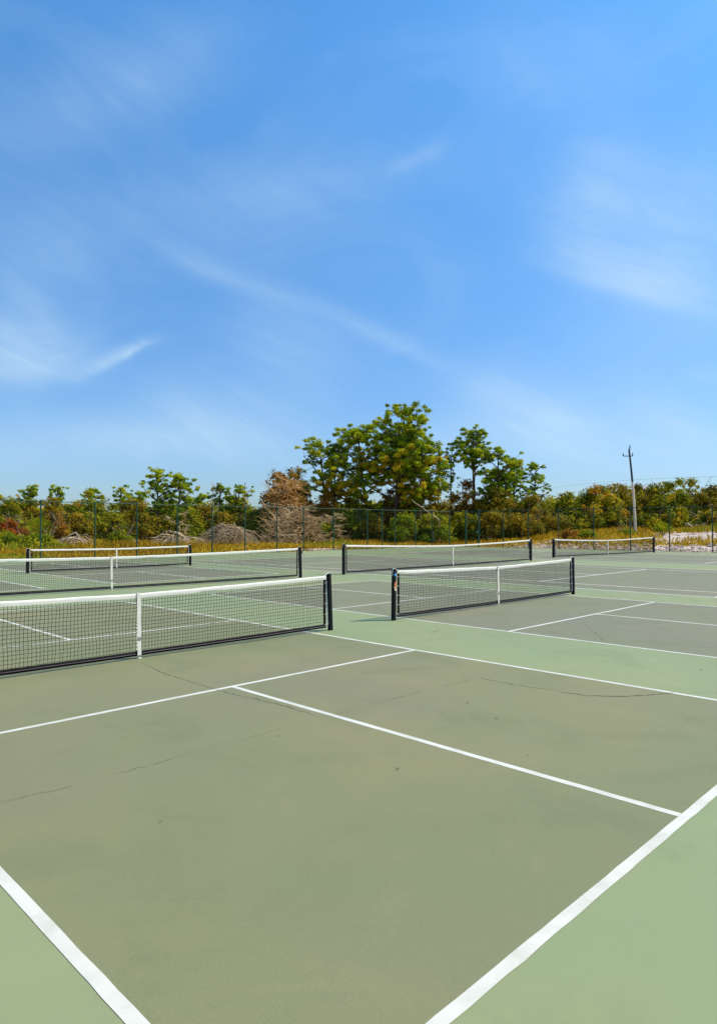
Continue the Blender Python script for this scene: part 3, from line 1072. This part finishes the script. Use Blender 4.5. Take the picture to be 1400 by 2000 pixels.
def bush(name, label, cat, group, kind, var, px, depth, top_py, width_px, rz=0.0, ragged=0.42):
    """a shrub or scrub oak built at true size: stems, leafy clumps over an uneven dome, skirt to the ground"""
    rng = np.random.default_rng(int(abs(px) * 7 + top_py * 13 + var))
    x, y, z0 = at(px, depth)
    h = CZ + (1029 - top_py) / F_PX * depth - z0 + 0.05
    w = width_px / F_PX * depth / 2
    root = tag(empty(name, (x, y, z0 - 0.05)), label, cat, group)
    leaf, wood = MB(), MB()
    cr0 = min(0.75, 0.30 * min(w, h) + 0.16)
    n = int(np.clip(4.2 * (w * w * 1.4 + w * h * 2.2) / (cr0 * cr0 * 7), 14, 120))
    fac = 0.15 if min(w, h) > 1.6 else 0.11
    for i in range(n):
        a_ = rng.random() * 2 * PI
        v = rng.random() ** 0.8                                    # 0 foot, 1 top
        env = (1 - v ** 2.6) ** 0.5
        lob = 1 + 0.22 * math.sin(a_ * 3 + rz * 5) + 0.12 * math.sin(a_ * 7 + rz)
        rr = w * env * lob * (0.55 + 0.42 * rng.random())
        top = h * (0.80 + 0.16 * math.sin(a_ * 2 + rz * 3)) * (1 + ragged * (rng.random() - 0.6) * (v > 0.6))
        pos = np.array([math.cos(a_) * rr, math.sin(a_) * rr, max(cr0 * 0.5, v * top)])
        pos[2] = min(pos[2], h - cr0 * 0.55)
        cr = cr0 * (0.6 + 0.7 * rng.random())
        t_ = 0.12 + 0.42 * v + rng.normal(0, 0.22) + (0.35 if rng.random() < 0.10 else 0)  # lower clumps tinted darker: the bush's inner shade put into leaf colour
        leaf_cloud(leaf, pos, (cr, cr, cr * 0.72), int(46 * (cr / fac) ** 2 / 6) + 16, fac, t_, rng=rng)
        if i % 3 == 0:
            limb(wood, (rng.normal(0, 0.12 * w), rng.normal(0, 0.12 * w), 0), pos, 0.05, 0.012, 6, 0.12, 4, rng)
    # one crest clump fixes the height; loose sprigs break the outline
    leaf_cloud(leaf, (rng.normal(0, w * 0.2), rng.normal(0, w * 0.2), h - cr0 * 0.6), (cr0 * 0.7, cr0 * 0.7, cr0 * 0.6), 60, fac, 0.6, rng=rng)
    for i in range(int(14 + w * 8)):
        a_ = rng.random() * 2 * PI
        u = rng.random() ** 0.5
        q = np.array([math.cos(a_) * w * u * 0.9, math.sin(a_) * w * u * 0.9, h * (1 - 0.55 * u ** 2) * (0.86 + 0.16 * rng.random())])
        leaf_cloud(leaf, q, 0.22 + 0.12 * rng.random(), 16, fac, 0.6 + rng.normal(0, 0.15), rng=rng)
    if rng.random() < 0.6:                                         # bare grey shoots standing out of the leaves
        for i in range(int(5 + 9 * rng.random())):
            a_ = rng.random() * 2 * PI
            q = np.array([math.cos(a_) * w * 0.6, math.sin(a_) * w * 0.6, h * (0.45 + 0.4 * rng.random())])
            e = q + np.array([math.cos(a_) * 0.5, math.sin(a_) * 0.5, 0.5 + 0.8 * rng.random()]) * (0.5 + rng.random())
            P = limb(wood, q, e, 0.03, 0.01, 5, 0.15, 3, rng)
            for j in (2, 3):
                limb(wood, P[j], P[j] + rng.normal(0, 0.3, 3) + [0, 0, 0.2], 0.014, 0.006, 3, 0.1, 3, rng)
    leaf.build('crown', M[kind], root, tint=True)
    wood.build('trunk', M['stem'], root, smooth=True)
    return root


def palmetto(label, px, depth, top_py, width_px, seed):
    """saw palmetto: stiff fans of narrow blades on arching stalks"""
    rng = np.random.default_rng(seed)
    x, y, z0 = at(px, depth)
    h = CZ + (1029 - top_py) / F_PX * depth - z0
    w = width_px / F_PX * depth / 2
    root = tag(empty('palmetto', (x, y, z0)), label, 'palmetto', 'palmettos behind the fence')
    fan, st = MB(), MB()
    for i in range(34):
        a = rng.random() * 2 * PI
        u = rng.random() ** 0.6
        tip = np.array([math.cos(a) * w * u * 0.8, math.sin(a) * w * u * 0.8, h * (0.35 + 0.5 * rng.random()) * (1.1 - 0.4 * u)])
        limb(st, tip * [0.25, 0.25, 0], tip, 0.018, 0.010, 5, 0.05, 3, rng, 0.08)
        d0 = tip / np.linalg.norm(tip) + [0, 0, 0.3]
        d0 /= np.linalg.norm(d0)
        sd_ = np.cross(d0, [0, 0, 1.0])
        sd_ /= np.linalg.norm(sd_)
        L = min(0.75, 0.35 * h)
        for k in range(13):
            th = (k - 6) / 6 * 1.5
            d = d0 * math.cos(th) + sd_ * math.sin(th)
            nrm = np.cross(d0, sd_)
            pw = np.cross(d, nrm) * 0.035
            e = tip + d * L * (0.8 + 0.3 * rng.random()) - [0, 0, 0.08 * rng.random()]
            m_ = tip + d * L * 0.5
            fan.add([tip, m_ - pw, e, m_ + pw], [(0, 1, 2, 3)], float(np.clip(0.62 + rng.normal(0, 0.2), 0, 1)))
    fan.build('frond', M['bright'], root, tint=True)
    st.build('stalk', M['bark'], root, smooth=True)


# dense woodland edge far behind everything, too far and too even to tell apart
def thicket(name, label, cols, d0, d1, topfn, mat, n, seed, size=0.30):
    rng = np.random.default_rng(seed)
    b = MB()
    for i in range(n):
        px = cols[0] + (cols[1] - cols[0]) * rng.random()
        d = d0 + (d1 - d0) * rng.random()
        x, y, z0 = at(px, d)
        tp = topfn(px)
        hmax = CZ + (1029 - tp) / F_PX * d - z0
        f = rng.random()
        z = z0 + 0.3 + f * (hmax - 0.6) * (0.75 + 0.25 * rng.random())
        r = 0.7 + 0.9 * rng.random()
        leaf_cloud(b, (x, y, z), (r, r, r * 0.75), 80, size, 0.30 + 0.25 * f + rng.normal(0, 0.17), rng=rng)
    return tag(b.build(name, M[mat], tint=True), label, 'thicket', kind='stuff')


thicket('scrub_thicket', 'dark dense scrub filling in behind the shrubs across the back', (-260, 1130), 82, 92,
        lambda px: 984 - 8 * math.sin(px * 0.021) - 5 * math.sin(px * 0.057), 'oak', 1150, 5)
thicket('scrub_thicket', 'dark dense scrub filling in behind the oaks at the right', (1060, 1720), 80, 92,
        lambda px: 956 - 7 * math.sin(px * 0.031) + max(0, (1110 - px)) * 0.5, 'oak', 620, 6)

# ---- the tall pines
PG = 'tall pines behind the fence'
pine('pine_tree', 'tallest and broadest pine of all, crown reaching highest in the middle', PG, 747, 74, 804, 190, 0.28, 75, 21, 1.15, profile='dome', trunks=3, tint0=0.50, pad=1.05, trunk_r=0.26, low_brown=True)
pine('pine_tree', 'open topped pine standing against the left flank of the tallest pine', PG, 652, 75, 861, 110, 0.42, 24, 22, 0.9, trunks=2, tint0=0.46, pad=0.9, low_brown=True)
pine('pine_tree', 'leafy pine filling the right flank of the tallest pine', PG, 812, 73, 866, 80, 0.30, 24, 23, 1.1, trunks=2, tint0=0.55, pad=0.95, low_brown=True)
pine('pine_tree', 'thin see-through pine right of the tallest pine', PG, 858, 78, 864, 42, 0.50, 10, 24, 0.45, tint0=0.35, pad=0.6, trunk_r=0.11)
pine('pine_tree', 'scrawny forked pine leaning between the thin pine and the round topped one', PG, 884, 79, 868, 36, 0.45, 8, 33, 0.5, tint0=0.35, pad=0.65, trunk_r=0.11)
pine('pine_tree', 'pine with a round umbrella crown on two bare trunks, highest of the right hand group', PG, 931, 77, 840, 76, 0.76, 22, 25, 1.15, trunks=2, tint0=0.42, pad=0.85, profile='top', trunk_r=0.16)
pine('pine_tree', 'full green pine sloping down at the right of the umbrella crowned one', PG, 984, 75, 878, 70, 0.30, 26, 26, 1.1, trunks=2, tint0=0.50, pad=0.9, low_brown=True)
pine('pine_tree', 'lower bushy pine at the right end of the tall group', PG, 1004, 76, 900, 54, 0.30, 18, 27, 1.0, tint0=0.42, pad=0.85)
pine('pine_tree', 'lone slim pine with a tiny layered crown right of the tall group', PG, 1046, 80, 908, 56, 0.42, 12, 28, 0.8, tint0=0.38, pad=0.75, trunk_r=0.12)
pine('pine_tree', 'left one of the pair of pines standing out above the left brush', PG, 310, 72, 918, 50, 0.42, 14, 29, 0.9, tint0=0.50, pad=0.72, trunk_r=0.13)
pine('pine_tree', 'right one of the pair of pines standing out above the left brush', PG, 350, 72, 927, 58, 0.34, 18, 30, 1.0, tint0=0.52, pad=0.75, trunk_r=0.14)
pine('pine_tree', 'small dark pine just right of the bare snag', PG, 430, 76, 948, 36, 0.35, 10, 31, 1.1, tint0=0.30, pad=0.7, trunk_r=0.10)
pine('pine_tree', 'small flat topped pine beside the distant utility pole', PG, 467, 77, 950, 44, 0.5, 9, 32, 0.9, tint0=0.45, pad=0.65, trunk_r=0.10)
SG = 'small pines poking over the left scrub'
for k_, (px_, tp_, w_, lb_) in enumerate(((58, 950, 34, 'small flat crowned pine above the scrub near the left edge'),
                                         (113, 951, 30, 'small rounded pine above the scrub, second from the left edge'),
                                         (237, 953, 34, 'small rusty green pine above the scrub left of the pair of pines'),
                                         (272, 961, 26, 'smallest pale pine just left of the pair of pines'),
                                         (394, 968, 28, 'small rounded treetop just left of the bare snag'),
                                         (182, 956, 30, 'small pine over the densest part of the left scrub'))):
    pine('pine_tree', lb_, SG, px_, 80 + k_ % 3, tp_, w_, 0.55, 9, 40 + k_, 0.9, tint0=0.45, pad=0.7, profile='top', trunk_r=0.10)

# ---- mid-height trees and shrubs, left to right
bushes = [
    # name, label, kind, var, px, depth, top, width, rz
    ('scrub_oak', 'broad dark oak scrub at the left edge behind the fence', 'oak', 0, 20, 78, 962, 130, 0.3),
    ('scrub_oak', 'olive brown scrub under the second small pine from the left', 'olive', 0, 95, 78, 968, 110, 1.3),
    ('scrub_oak', 'tall dark oak scrub behind the left brush, widest of the left side', 'oak', 1, 185, 77, 956, 120, 2.0),
    ('scrub_oak', 'olive scrub between the widest left oak and the pair of pines', 'olive', 1, 258, 78, 972, 90, 0.9),
    ('scrub_oak', 'green scrub at the foot of the pair of pines', 'oak', 2, 322, 77, 978, 90, 2.6),
    ('scrub_oak', 'olive scrub at the foot of the bare snag', 'olive', 2, 392, 78, 984, 90, 4.4),
    ('scrub_oak', 'dark scrub beneath the distant utility pole', 'oak', 0, 465, 78, 968, 90, 3.4),
    ('brown_oak', 'rusty brown half dead oak rising left of the tall pines', 'brown', 0, 556, 72, 917, 140, 0.2),
    ('scrub_oak', 'green topped oak behind the rusty half dead one', 'olive', 1, 575, 78, 912, 90, 1.2),
    ('brown_oak', 'low russet oak at the left foot of the tallest pine', 'brown', 0, 640, 72, 958, 90, 2.2),
    ('scrub_oak', 'dark undergrowth oak below the tallest pine', 'oak', 1, 700, 74, 960, 110, 0.7),
    ('brown_oak', 'russet undergrowth oak in the middle below the tallest pine', 'brown', 0, 768, 75, 948, 90, 3.9),
    ('scrub_oak', 'yellow green oak at the right foot of the tallest pine', 'olive', 2, 838, 73, 938, 80, 5.0),
    ('brown_oak', 'russet oak beneath the umbrella crowned pine', 'brown', 0, 908, 75, 938, 84, 1.7),
    ('scrub_oak', 'olive oak right of the gate, under the right hand pines', 'olive', 0, 975, 73, 955, 100, 2.9),
    ('scrub_oak', 'olive green oak between the right hand pines and the lone slim pine', 'olive', 1, 1040, 73, 968, 100, 0.1),
    ('scrub_oak', 'small arched oak right of the lone slim pine', 'oak', 2, 1104, 76, 958, 62, 3.3),
    ('scrub_oak', 'dark oak left of the leaning utility pole', 'oak', 0, 1165, 74, 950, 150, 2.2),
    ('scrub_oak', 'olive oak close behind the leaning utility pole', 'olive', 2, 1232, 76, 944, 140, 1.1),
    ('scrub_oak', 'broad dark oak right of the leaning utility pole', 'oak', 1, 1292, 75, 943, 150, 4.1),
    ('scrub_oak', 'tallest ragged oak near the right edge', 'oak', 2, 1340, 77, 934, 110, 5.1),
    ('scrub_oak', 'olive oak at the right edge', 'olive', 0, 1400, 74, 950, 150, 0.6),
    ('scrub_oak', 'dark oak just outside the right edge', 'oak', 0, 1500, 75, 948, 130, 0.6),
    ('scrub_oak', 'dark oak just outside the left edge', 'oak', 2, -90, 77, 962, 130, 0.6),
]
for nm_, lb_, kd_, vr_, px_, dp_, tp_, w_, rz_ in bushes:
    bush(nm_, lb_, 'oak', 'scrub oaks behind the fence', kd_, vr_, px_, dp_, tp_, w_, rz_)
shrubs = [
    ('shrub', 'red orange autumn shrub at the left edge', 'red', 0, 18, 58, 1012, 52, 0.4),
    ('shrub', 'small amber shrub left of the pale fallen branches', 'brown', 0, 116, 62, 1001, 26, 2.0),
    ('shrub', 'low green bush at the lower left edge by the dry grass', 'bright', 1, 6, 50, 1040, 90, 1.4),
    ('shrub', 'low mixed green bush left of the pale fallen branches', 'bright', 0, 72, 51, 1043, 90, 3.1),
    ('shrub', 'olive bush rising behind the low green bushes at left', 'olive', 1, 45, 62, 1010, 100, 2.1),
    ('shrub', 'olive bush behind the pale fallen branches', 'olive', 2, 140, 66, 1000, 90, 5.1),
    ('shrub', 'small deep green round bush right of the pale fallen branches', 'bright', 1, 236, 62, 1037, 46, 0.0),
    ('shrub', 'dark shaded bush behind the small deep green one', 'oak', 1, 210, 70, 996, 90, 1.0),
    ('shrub', 'olive bush between the dark shaded bush and the twin pines', 'olive', 0, 290, 69, 1000, 80, 3.0),
    ('shrub', 'dull green bush behind the left end of the big brush pile', 'oak', 2, 372, 69, 995, 80, 3.0),
    ('shrub', 'olive bush behind the big brush pile', 'olive', 2, 440, 70, 998, 90, 0.5),
    ('shrub', 'dark bush behind the tangle of dead grey limbs', 'oak', 0, 520, 71, 990, 100, 0.5),
    ('shrub', 'green bush just right of the tangle of dead grey limbs', 'bright', 1, 632, 68, 1018, 60, 0.9),
    ('shrub', 'dark green bush below the open topped pine', 'oak', 1, 672, 70, 1000, 90, 2.9),
    ('shrub', 'olive bush below the tallest pine, left of its trunk', 'olive', 1, 722, 70, 1004, 80, 4.0),
    ('shrub', 'bright green leafy bush below the tallest pine', 'bright', 0, 790, 68, 1000, 90, 1.9),
    ('shrub', 'bright green leafy bush left of the fence gate', 'bright', 1, 848, 68, 1004, 74, 5.2),
    ('shrub', 'dark shaded bush behind the fence gate', 'oak', 2, 905, 70, 998, 80, 5.2),
    ('shrub', 'olive bush right of the fence gate', 'olive', 0, 962, 69, 1000, 90, 0.2),
    ('shrub', 'pale olive bush under the full green pine', 'olive', 2, 1020, 68, 1002, 90, 2.4),
    ('shrub', 'pale olive bush under the lone slim pine', 'olive', 1, 1076, 69, 1006, 80, 1.4),
    ('shrub', 'dark bush below the small arched oak', 'oak', 0, 1130, 71, 1002, 90, 3.4),
    ('shrub', 'dark bush at the left foot of the leaning utility pole', 'oak', 1, 1196, 72, 1000, 80, 0.4),
    ('shrub', 'dark bush right of the leaning utility pole', 'oak', 2, 1262, 72, 1002, 90, 0.4),
    ('shrub', 'dark bush behind the yellow green palmetto at right', 'oak', 0, 1318, 71, 1000, 90, 2.4),
    ('shrub', 'dark bush at the right edge beneath the olive oak', 'oak', 1, 1385, 71, 998, 100, 1.4),
    ('shrub', 'low yellow green weeds bush on the bank behind the farthest net', 'bright', 1, 1145, 60, 1036, 36, 2.4),
    ('shrub', 'low yellow green bush at the foot of the leaning utility pole', 'bright', 0, 1222, 61, 1036, 40, 0.7),
    ('shrub', 'low orange brown bush on the bank left of the yellow green weeds', 'brown', 0, 1112, 60, 1037, 40, 0.7),
]
for nm_, lb_, kd_, vr_, px_, dp_, tp_, w_, rz_ in shrubs:
    bush(nm_, lb_, 'shrub', 'shrubs behind the fence', kd_, vr_, px_, dp_, tp_, w_, rz_)


palmetto('yellow green palmetto fans at the second fence post from the left', 70, 60, 996, 84, 3)
palmetto('small yellow green palmetto on the sand right of the leaning utility pole', 1290, 60, 1020, 44, 4)

# ---- dead wood
def brush(name, label, px, depth, top_py, width_px, n, seed, mat, r0=0.05, style='pile', lean=0.3):
    rng = np.random.default_rng(seed)
    x, y, z0 = at(px, depth)
    h = CZ + (1029 - top_py) / F_PX * depth - z0
    w = width_px / F_PX * depth / 2
    root = tag(empty(name, (x, y, z0)), label, 'dead wood', 'heaps of dead branches')
    big, small = MB(), MB()
    for i in range(n):
        if style == 'pile':                       # branches arching from the heart of the pile outwards
            a = rng.normal(0, 0.9) + (0 if rng.random() < 0.5 else PI)
            s = RGT * math.cos(a) + FWD * math.sin(a) * 0.7
            s0 = (rng.random() - 0.5) * w * 0.9
            p0 = np.array([*(RGT * s0 + FWD * rng.normal(0, 0.5)), h * (0.35 + 0.6 * rng.random()) * (1 - (abs(s0) / w) ** 2)])
            ln = w * (0.35 + 0.55 * rng.random())
            p1 = p0 + np.array([s[0] * ln, s[1] * ln, -p0[2] * (0.6 + 0.5 * rng.random())])
            p1[2] = max(p1[2], 0.02)
            sag = 0.16
        else:                                     # upright tangle
            a = rng.random() * 2 * PI
            u = rng.random() ** 0.6
            zz_ = rng.random() if i > 4 else 0.0
            env = (1 - zz_ ** 2) ** 0.5
            p0 = np.array([math.cos(a) * w * 0.75 * u * env, math.sin(a) * w * 0.6 * u * env, h * zz_ * 0.9])
            b_ = a + rng.normal(0, 1.0)
            ln = (0.25 + 0.4 * rng.random()) * min(w, 2.6) * (1 if i > 4 else 1.3)
            p1 = p0 + np.array([math.cos(b_) * ln, math.sin(b_) * ln, ln * rng.normal(0.15 if i > 4 else 1.0, 0.45)])
            p1[2] = float(np.clip(p1[2], 0.05, h))
            sag = 0.14 * rng.normal()
        rr = r0 * (0.5 + rng.random())
        P = limb(big, p0, p1, rr, rr * 0.25, 7, 0.12, 4, rng, sag)
        for j in range(7):
            t = 0.25 + 0.75 * rng.random()
            q0 = np.array([np.interp(t, np.linspace(0, 1, 7), P[:, c]) for c in range(3)])
            d = (p1 - p0) * 0.22 + rng.normal(0, 0.28, 3) * max(0.8, w * 0.28)
            d[2] *= 0.6
            q1 = q0 + d
            q1[2] = max(q1[2], 0.0)
            limb(small, q0, q1, rr * 0.42, rr * 0.12, 4, 0.15, 3, rng)
    big.build('branch', M[mat], root, smooth=True)
    tag(small.build('twigs', M[mat], root, smooth=True), kind='stuff')
    return root


brush('brush_pile', 'large rounded heap of pale brush right of the pair of pines', 446, 58, 1018, 108, 130, 61, 'greywood', 0.040)
brush('brush_pile', 'low heap of bleached branches beneath the pair of pines', 342, 56, 1034, 96, 30, 62, 'deadwood', 0.055)
brush('brush_pile', 'bleached fallen branches lying in the dry grass at left', 146, 54, 1036, 86, 26, 63, 'deadwood', 0.055)
brush('fallen_branch', 'single pale fallen limb between the bleached branches and the twin pines', 262, 60, 1048, 30, 5, 64, 'deadwood', 0.07)
brush('dead_tree', 'tangle of dead grey limbs under the rusty oak', 575, 64, 988, 150, 230, 65, 'tanwood', 0.045, 'tangle')
brush('dead_tree', 'small grey dead tree below the open topped pine, left of centre', 652, 66, 996, 56, 50, 66, 'tanwood', 0.045, 'tangle')
brush('dead_tree', 'bleached bare tree beneath the pair of pines, behind the low heap', 346, 64, 980, 60, 30, 67, 'tanwood', 0.06, 'tangle')
brush('dead_tree', 'rusty bare limbs standing through the rusty oak', 562, 69, 924, 120, 230, 68, 'rustwood', 0.045, 'tangle')
brush('dead_tree', 'bare pale trunk forking at the far right edge', 1362, 68, 994, 40, 10, 69, 'greywood', 0.09, 'tangle')


def snag(px, depth, top, label, seed):
    rng = np.random.default_rng(seed)
    x, y, z0 = at(px, depth)
    h = CZ + (1029 - top) / F_PX * depth - z0
    b = MB()
    P = limb(b, (0, 0, 0), (0.2, 0, h), 0.10, 0.02, 9, 0.04, 5, rng)
    for i in range(12):
        t = 0.5 + 0.5 * rng.random()
        q = np.array([np.interp(t, np.linspace(0, 1, 9), P[:, c]) for c in range(3)])
        limb(b, q, q + rng.normal(0, 0.6, 3) * [1, 1, 0.5] + [0, 0, 0.6], 0.03, 0.008, 4, 0.1, 3, rng)
    tag(b.build('bare_snag', M['greywood'], loc=(x, y, z0)), label, 'dead tree')


snag(414, 74, 943, 'thin bare snag sticking up left of the small dark pine', 81)

# fallen grey log caught at fence-top height under the tall pines
b = MB()
xa, ya, za = at(812, 67)
limb(b, (-RGT[0] * 0.4, -RGT[1] * 0.4, 0.5), (RGT[0] * 2.3, RGT[1] * 2.3, -1.5), 0.03, 0.07, 9, 0.08, 6)
limb(b, (RGT[0] * 1.0, RGT[1] * 1.0, -0.6), (RGT[0] * 1.9, RGT[1] * 1.9, -0.5), 0.035, 0.02, 5, 0.1, 5)
limb(b, (RGT[0] * 2.3, RGT[1] * 2.3, -1.5), (RGT[0] * 2.5 + 0.9, RGT[1] * 2.5 + 0.9, -3.9), 0.07, 0.10, 6, 0.04, 6)
tag(b.build('broken_limb', M['deadwood'], loc=(xa, ya, 3.9)), 'pale broken limb hanging below the right side of the tallest pine', 'dead wood')

# ------------------------------------------------------------------ utility poles and wires
def utility_pole(px_b, px_t, depth, base_py, top_py, label, r=0.135, two_tone=True):
    x, y, z0 = at(px_b, depth)
    lat = (px_t - px_b) / F_PX * depth
    zt = CZ + (1029 - top_py) / F_PX * depth
    root = tag(empty('utility_pole', (x, y, z0)), label, 'utility pole')
    H = zt - z0
    n = 9
    t = np.linspace(0, 1, n)
    lx = lat * t + 0.10 * np.sin(t * PI)
    P = np.stack([RGT[0] * lx, RGT[1] * lx, -0.3 + (H + 0.3) * t], -1)
    rr = np.linspace(r, r * 0.62, n)
    cut = 5
    b = MB()
    b.tube(P[:cut + 1], rr[:cut + 1], 10)
    b.build('lower_shaft' if two_tone else 'shaft', M['pole'] if two_tone else M['greywood'], root, smooth=True)  # two_tone: pale lower shaft, dark upper shaft
    b = MB()
    b.tube(P[cut:], rr[cut:] * 0.985, 10)
    b.build('upper_shaft', M['pole_dark'] if two_tone else M['greywood'], root, smooth=True)
    zc = P[-1][2] - 0.62
    c0 = np.array([RGT[0] * lx[-1], RGT[1] * lx[-1], zc])
    b = MB()
    a0, a1 = c0 - np.array([*RGT, 0]) * 0.55, c0 + np.array([*RGT, 0]) * 0.33
    b.tube([a0, a1], 0.038, 4)
    arm = b.build('crossarm', M['pole_dark'], root)
    tops = []
    for q, hh in ((a0, 0.24), (a1, 0.28)):
        b = MB()
        b.tube([q, q + [0, 0, hh * 0.4], q + [0, 0, hh * 0.6], q + [0, 0, hh]], [0.03, 0.06, 0.04, 0.055], 8)
        b.build('insulator', M['insul'], arm, smooth=True)
        tops.append(q + [0, 0, hh])
    b = MB()
    q = P[-1]
    b.tube([q - [0, 0, 0.1], q + [RGT[0] * 0.07, RGT[1] * 0.07, 0.12], q + [RGT[0] * 0.10, RGT[1] * 0.10, 0.42]], [0.05, 0.06, 0.035], 8)
    b.build('insulator', M['insul'], root, smooth=True)
    return root, np.array([x, y, z0])


utility_pole(1240, 1229, 63, 1040, 878, 'tall leaning wooden utility pole with pale lower half, right of centre')
utility_pole(479, 478, 110, 1040, 946, 'small distant utility pole with a crossarm beyond the left scrub', 0.12, False)


def wire(pts, label):
    b = MB()
    W0 = []
    for (pxa, pya, da), (pxb, pyb, db) in zip(pts[:-1], pts[1:]):
        t = np.linspace(0, 1, 24)
        a = np.array([*at(pxa, da, 0)[:2], CZ + (1029 - pya) / F_PX * da])
        c = np.array([*at(pxb, db, 0)[:2], CZ + (1029 - pyb) / F_PX * db])
        P = a + (c - a) * t[:, None]
        P[:, 2] += 1.2 * np.sin(t * PI)
        W0.append(P)
    b.tube(np.concatenate(W0), 0.014, 4)
    tag(b.build('power_line', M['pole_dark']), label, 'power line')


wire([(1010, 966, 190), (1480, 930, 95)], 'faint power line crossing the sky behind the leaning utility pole')

# ------------------------------------------------------------------ grass, weeds, rubble
def grass_field():
    rng = np.random.default_rng(5)
    b = MB()
    n = 90000
    d = 34 + 50 * rng.random(n) ** 1.2
    px = -150 + 1700 * rng.random(n)
    lat = (px - 700) / F_PX * d
    x = CX + FWD[0] * d + RGT[0] * lat
    y = CY + FWD[1] * d + RGT[1] * lat
    ok = ((x > FX + 0.5) | (y > FY + 0.45))
    ok &= rng.random(n) > sand_amount(x, y) * 1.15
    x, y = x[ok], y[ok]
    n = len(x)
    z = ground_z(x, y)
    h = (0.13 + 0.25 * rng.random(n)) * (0.5 + 1.0 * vnoise(x, y, 3.0, 4))
    out = np.maximum(x - FX, y - FY)
    h = h * (0.55 + 0.9 * sstep(out, 1, 14))
    w = 0.05 + 0.05 * rng.random(n)
    a = rng.random(n) * PI
    lx, ly = rng.normal(0, 0.35, n) * h, rng.normal(0, 0.35, n) * h
    c, s = np.cos(a) * w, np.sin(a) * w
    V = np.stack([np.stack([x - c, y - s, z - 0.02], -1), np.stack([x + c, y + s, z - 0.02], -1), np.stack([x + lx, y + ly, z + h], -1)], 1)
    t = np.clip(0.42 + 0.5 * (vnoise(x, y, 4.0, 9) - 0.5) + rng.normal(0, 0.16, n), 0, 0.92)
    t = np.where(vnoise(x, y, 6.0, 12) > 0.72, 0.97, t)
    b.add(V.reshape(-1, 3), np.arange(n * 3).reshape(-1, 3), np.repeat(t, 3))
    tag(b.build('dry_grass', M['straw'], tint=True), 'ochre dry grass and weeds growing outside the court fence', 'grass', kind='stuff')


grass_field()


def rubble():
    rng = np.random.default_rng(15)
    b = MB()
    ico = np.array([(0, 0, 1), (0.9, 0, 0.3), (0.28, 0.85, 0.3), (-0.72, 0.53, 0.3), (-0.72, -0.53, 0.3), (0.28, -0.85, 0.3), (0, 0, -0.6)])
    fc = [(0, 1, 2), (0, 2, 3), (0, 3, 4), (0, 4, 5), (0, 5, 1), (6, 2, 1), (6, 3, 2), (6, 4, 3), (6, 5, 4), (6, 1, 5)]

    def put(x, y, r):
        z = float(ground_z(x, y))
        v = ico * (r * (0.75 + 0.5 * rng.random((7, 1)))) * [1, 1, 0.55 + 0.3 * rng.random()]
        a = rng.random() * 6.28
        c, s = math.cos(a), math.sin(a)
        v = np.stack([v[:, 0] * c - v[:, 1] * s + x, v[:, 0] * s + v[:, 1] * c + y, v[:, 2] + z + r * 0.15], -1)
        b.add(v, fc)
    for _ in range(2600):
        x = FX + 0.7 + abs(rng.normal(0, 1)) * 2.6
        y = -6 + 29 * rng.random()
        put(x, y, 0.03 + 0.16 * rng.random() ** 3)
    for _ in range(260):
        x = FX + 5 + 14 * rng.random()
        y = -6 + 29 * rng.random()
        put(x, y, 0.03 + 0.15 * rng.random() ** 3)
    for _ in range(260):
        put(29.5 + rng.normal(0, 1.6), 29.2 + abs(rng.normal(0, 0.5)), 0.03 + 0.11 * rng.random() ** 2)
    tag(b.build('rubble', M['rock']), 'pale pinkish sand clods and stones along the foot of the bank outside the fence', 'rubble', kind='stuff')


rubble()


def debris():
    """scattered leaf bits on the court"""
    rng = np.random.default_rng(25)
    spots = [(-1.2, -5.35), (1.9, -5.6), (2.3, -6.95), (-0.6, -5.0), (3.9, -3.2), (1.2, -4.3), (0.3, -5.5), (2.9, -6.9), (4.9, -1.0), (-2.2, -4.6)]
    b = MB()
    for i in range(42):
        x, y = spots[i] if i < len(spots) else (rng.uniform(-3, 14), rng.uniform(-7, 8))
        s = 0.006 + 0.010 * rng.random()
        a = rng.random() * 6.28
        c, s2 = math.cos(a) * s, math.sin(a) * s
        z = 0.008
        b.add([(x - c, y - s2, z), (x + s2 * 0.5, y - c * 0.5, z + s * 0.5), (x + c, y + s2, z + 0.002), (x - s2 * 0.5, y + c * 0.5, z + s * 0.3)], [(0, 1, 2, 3)])
    tag(b.build('leaf_litter', M['crack']), 'tiny dry leaf bits scattered over the court paint', 'litter', kind='stuff')


debris()
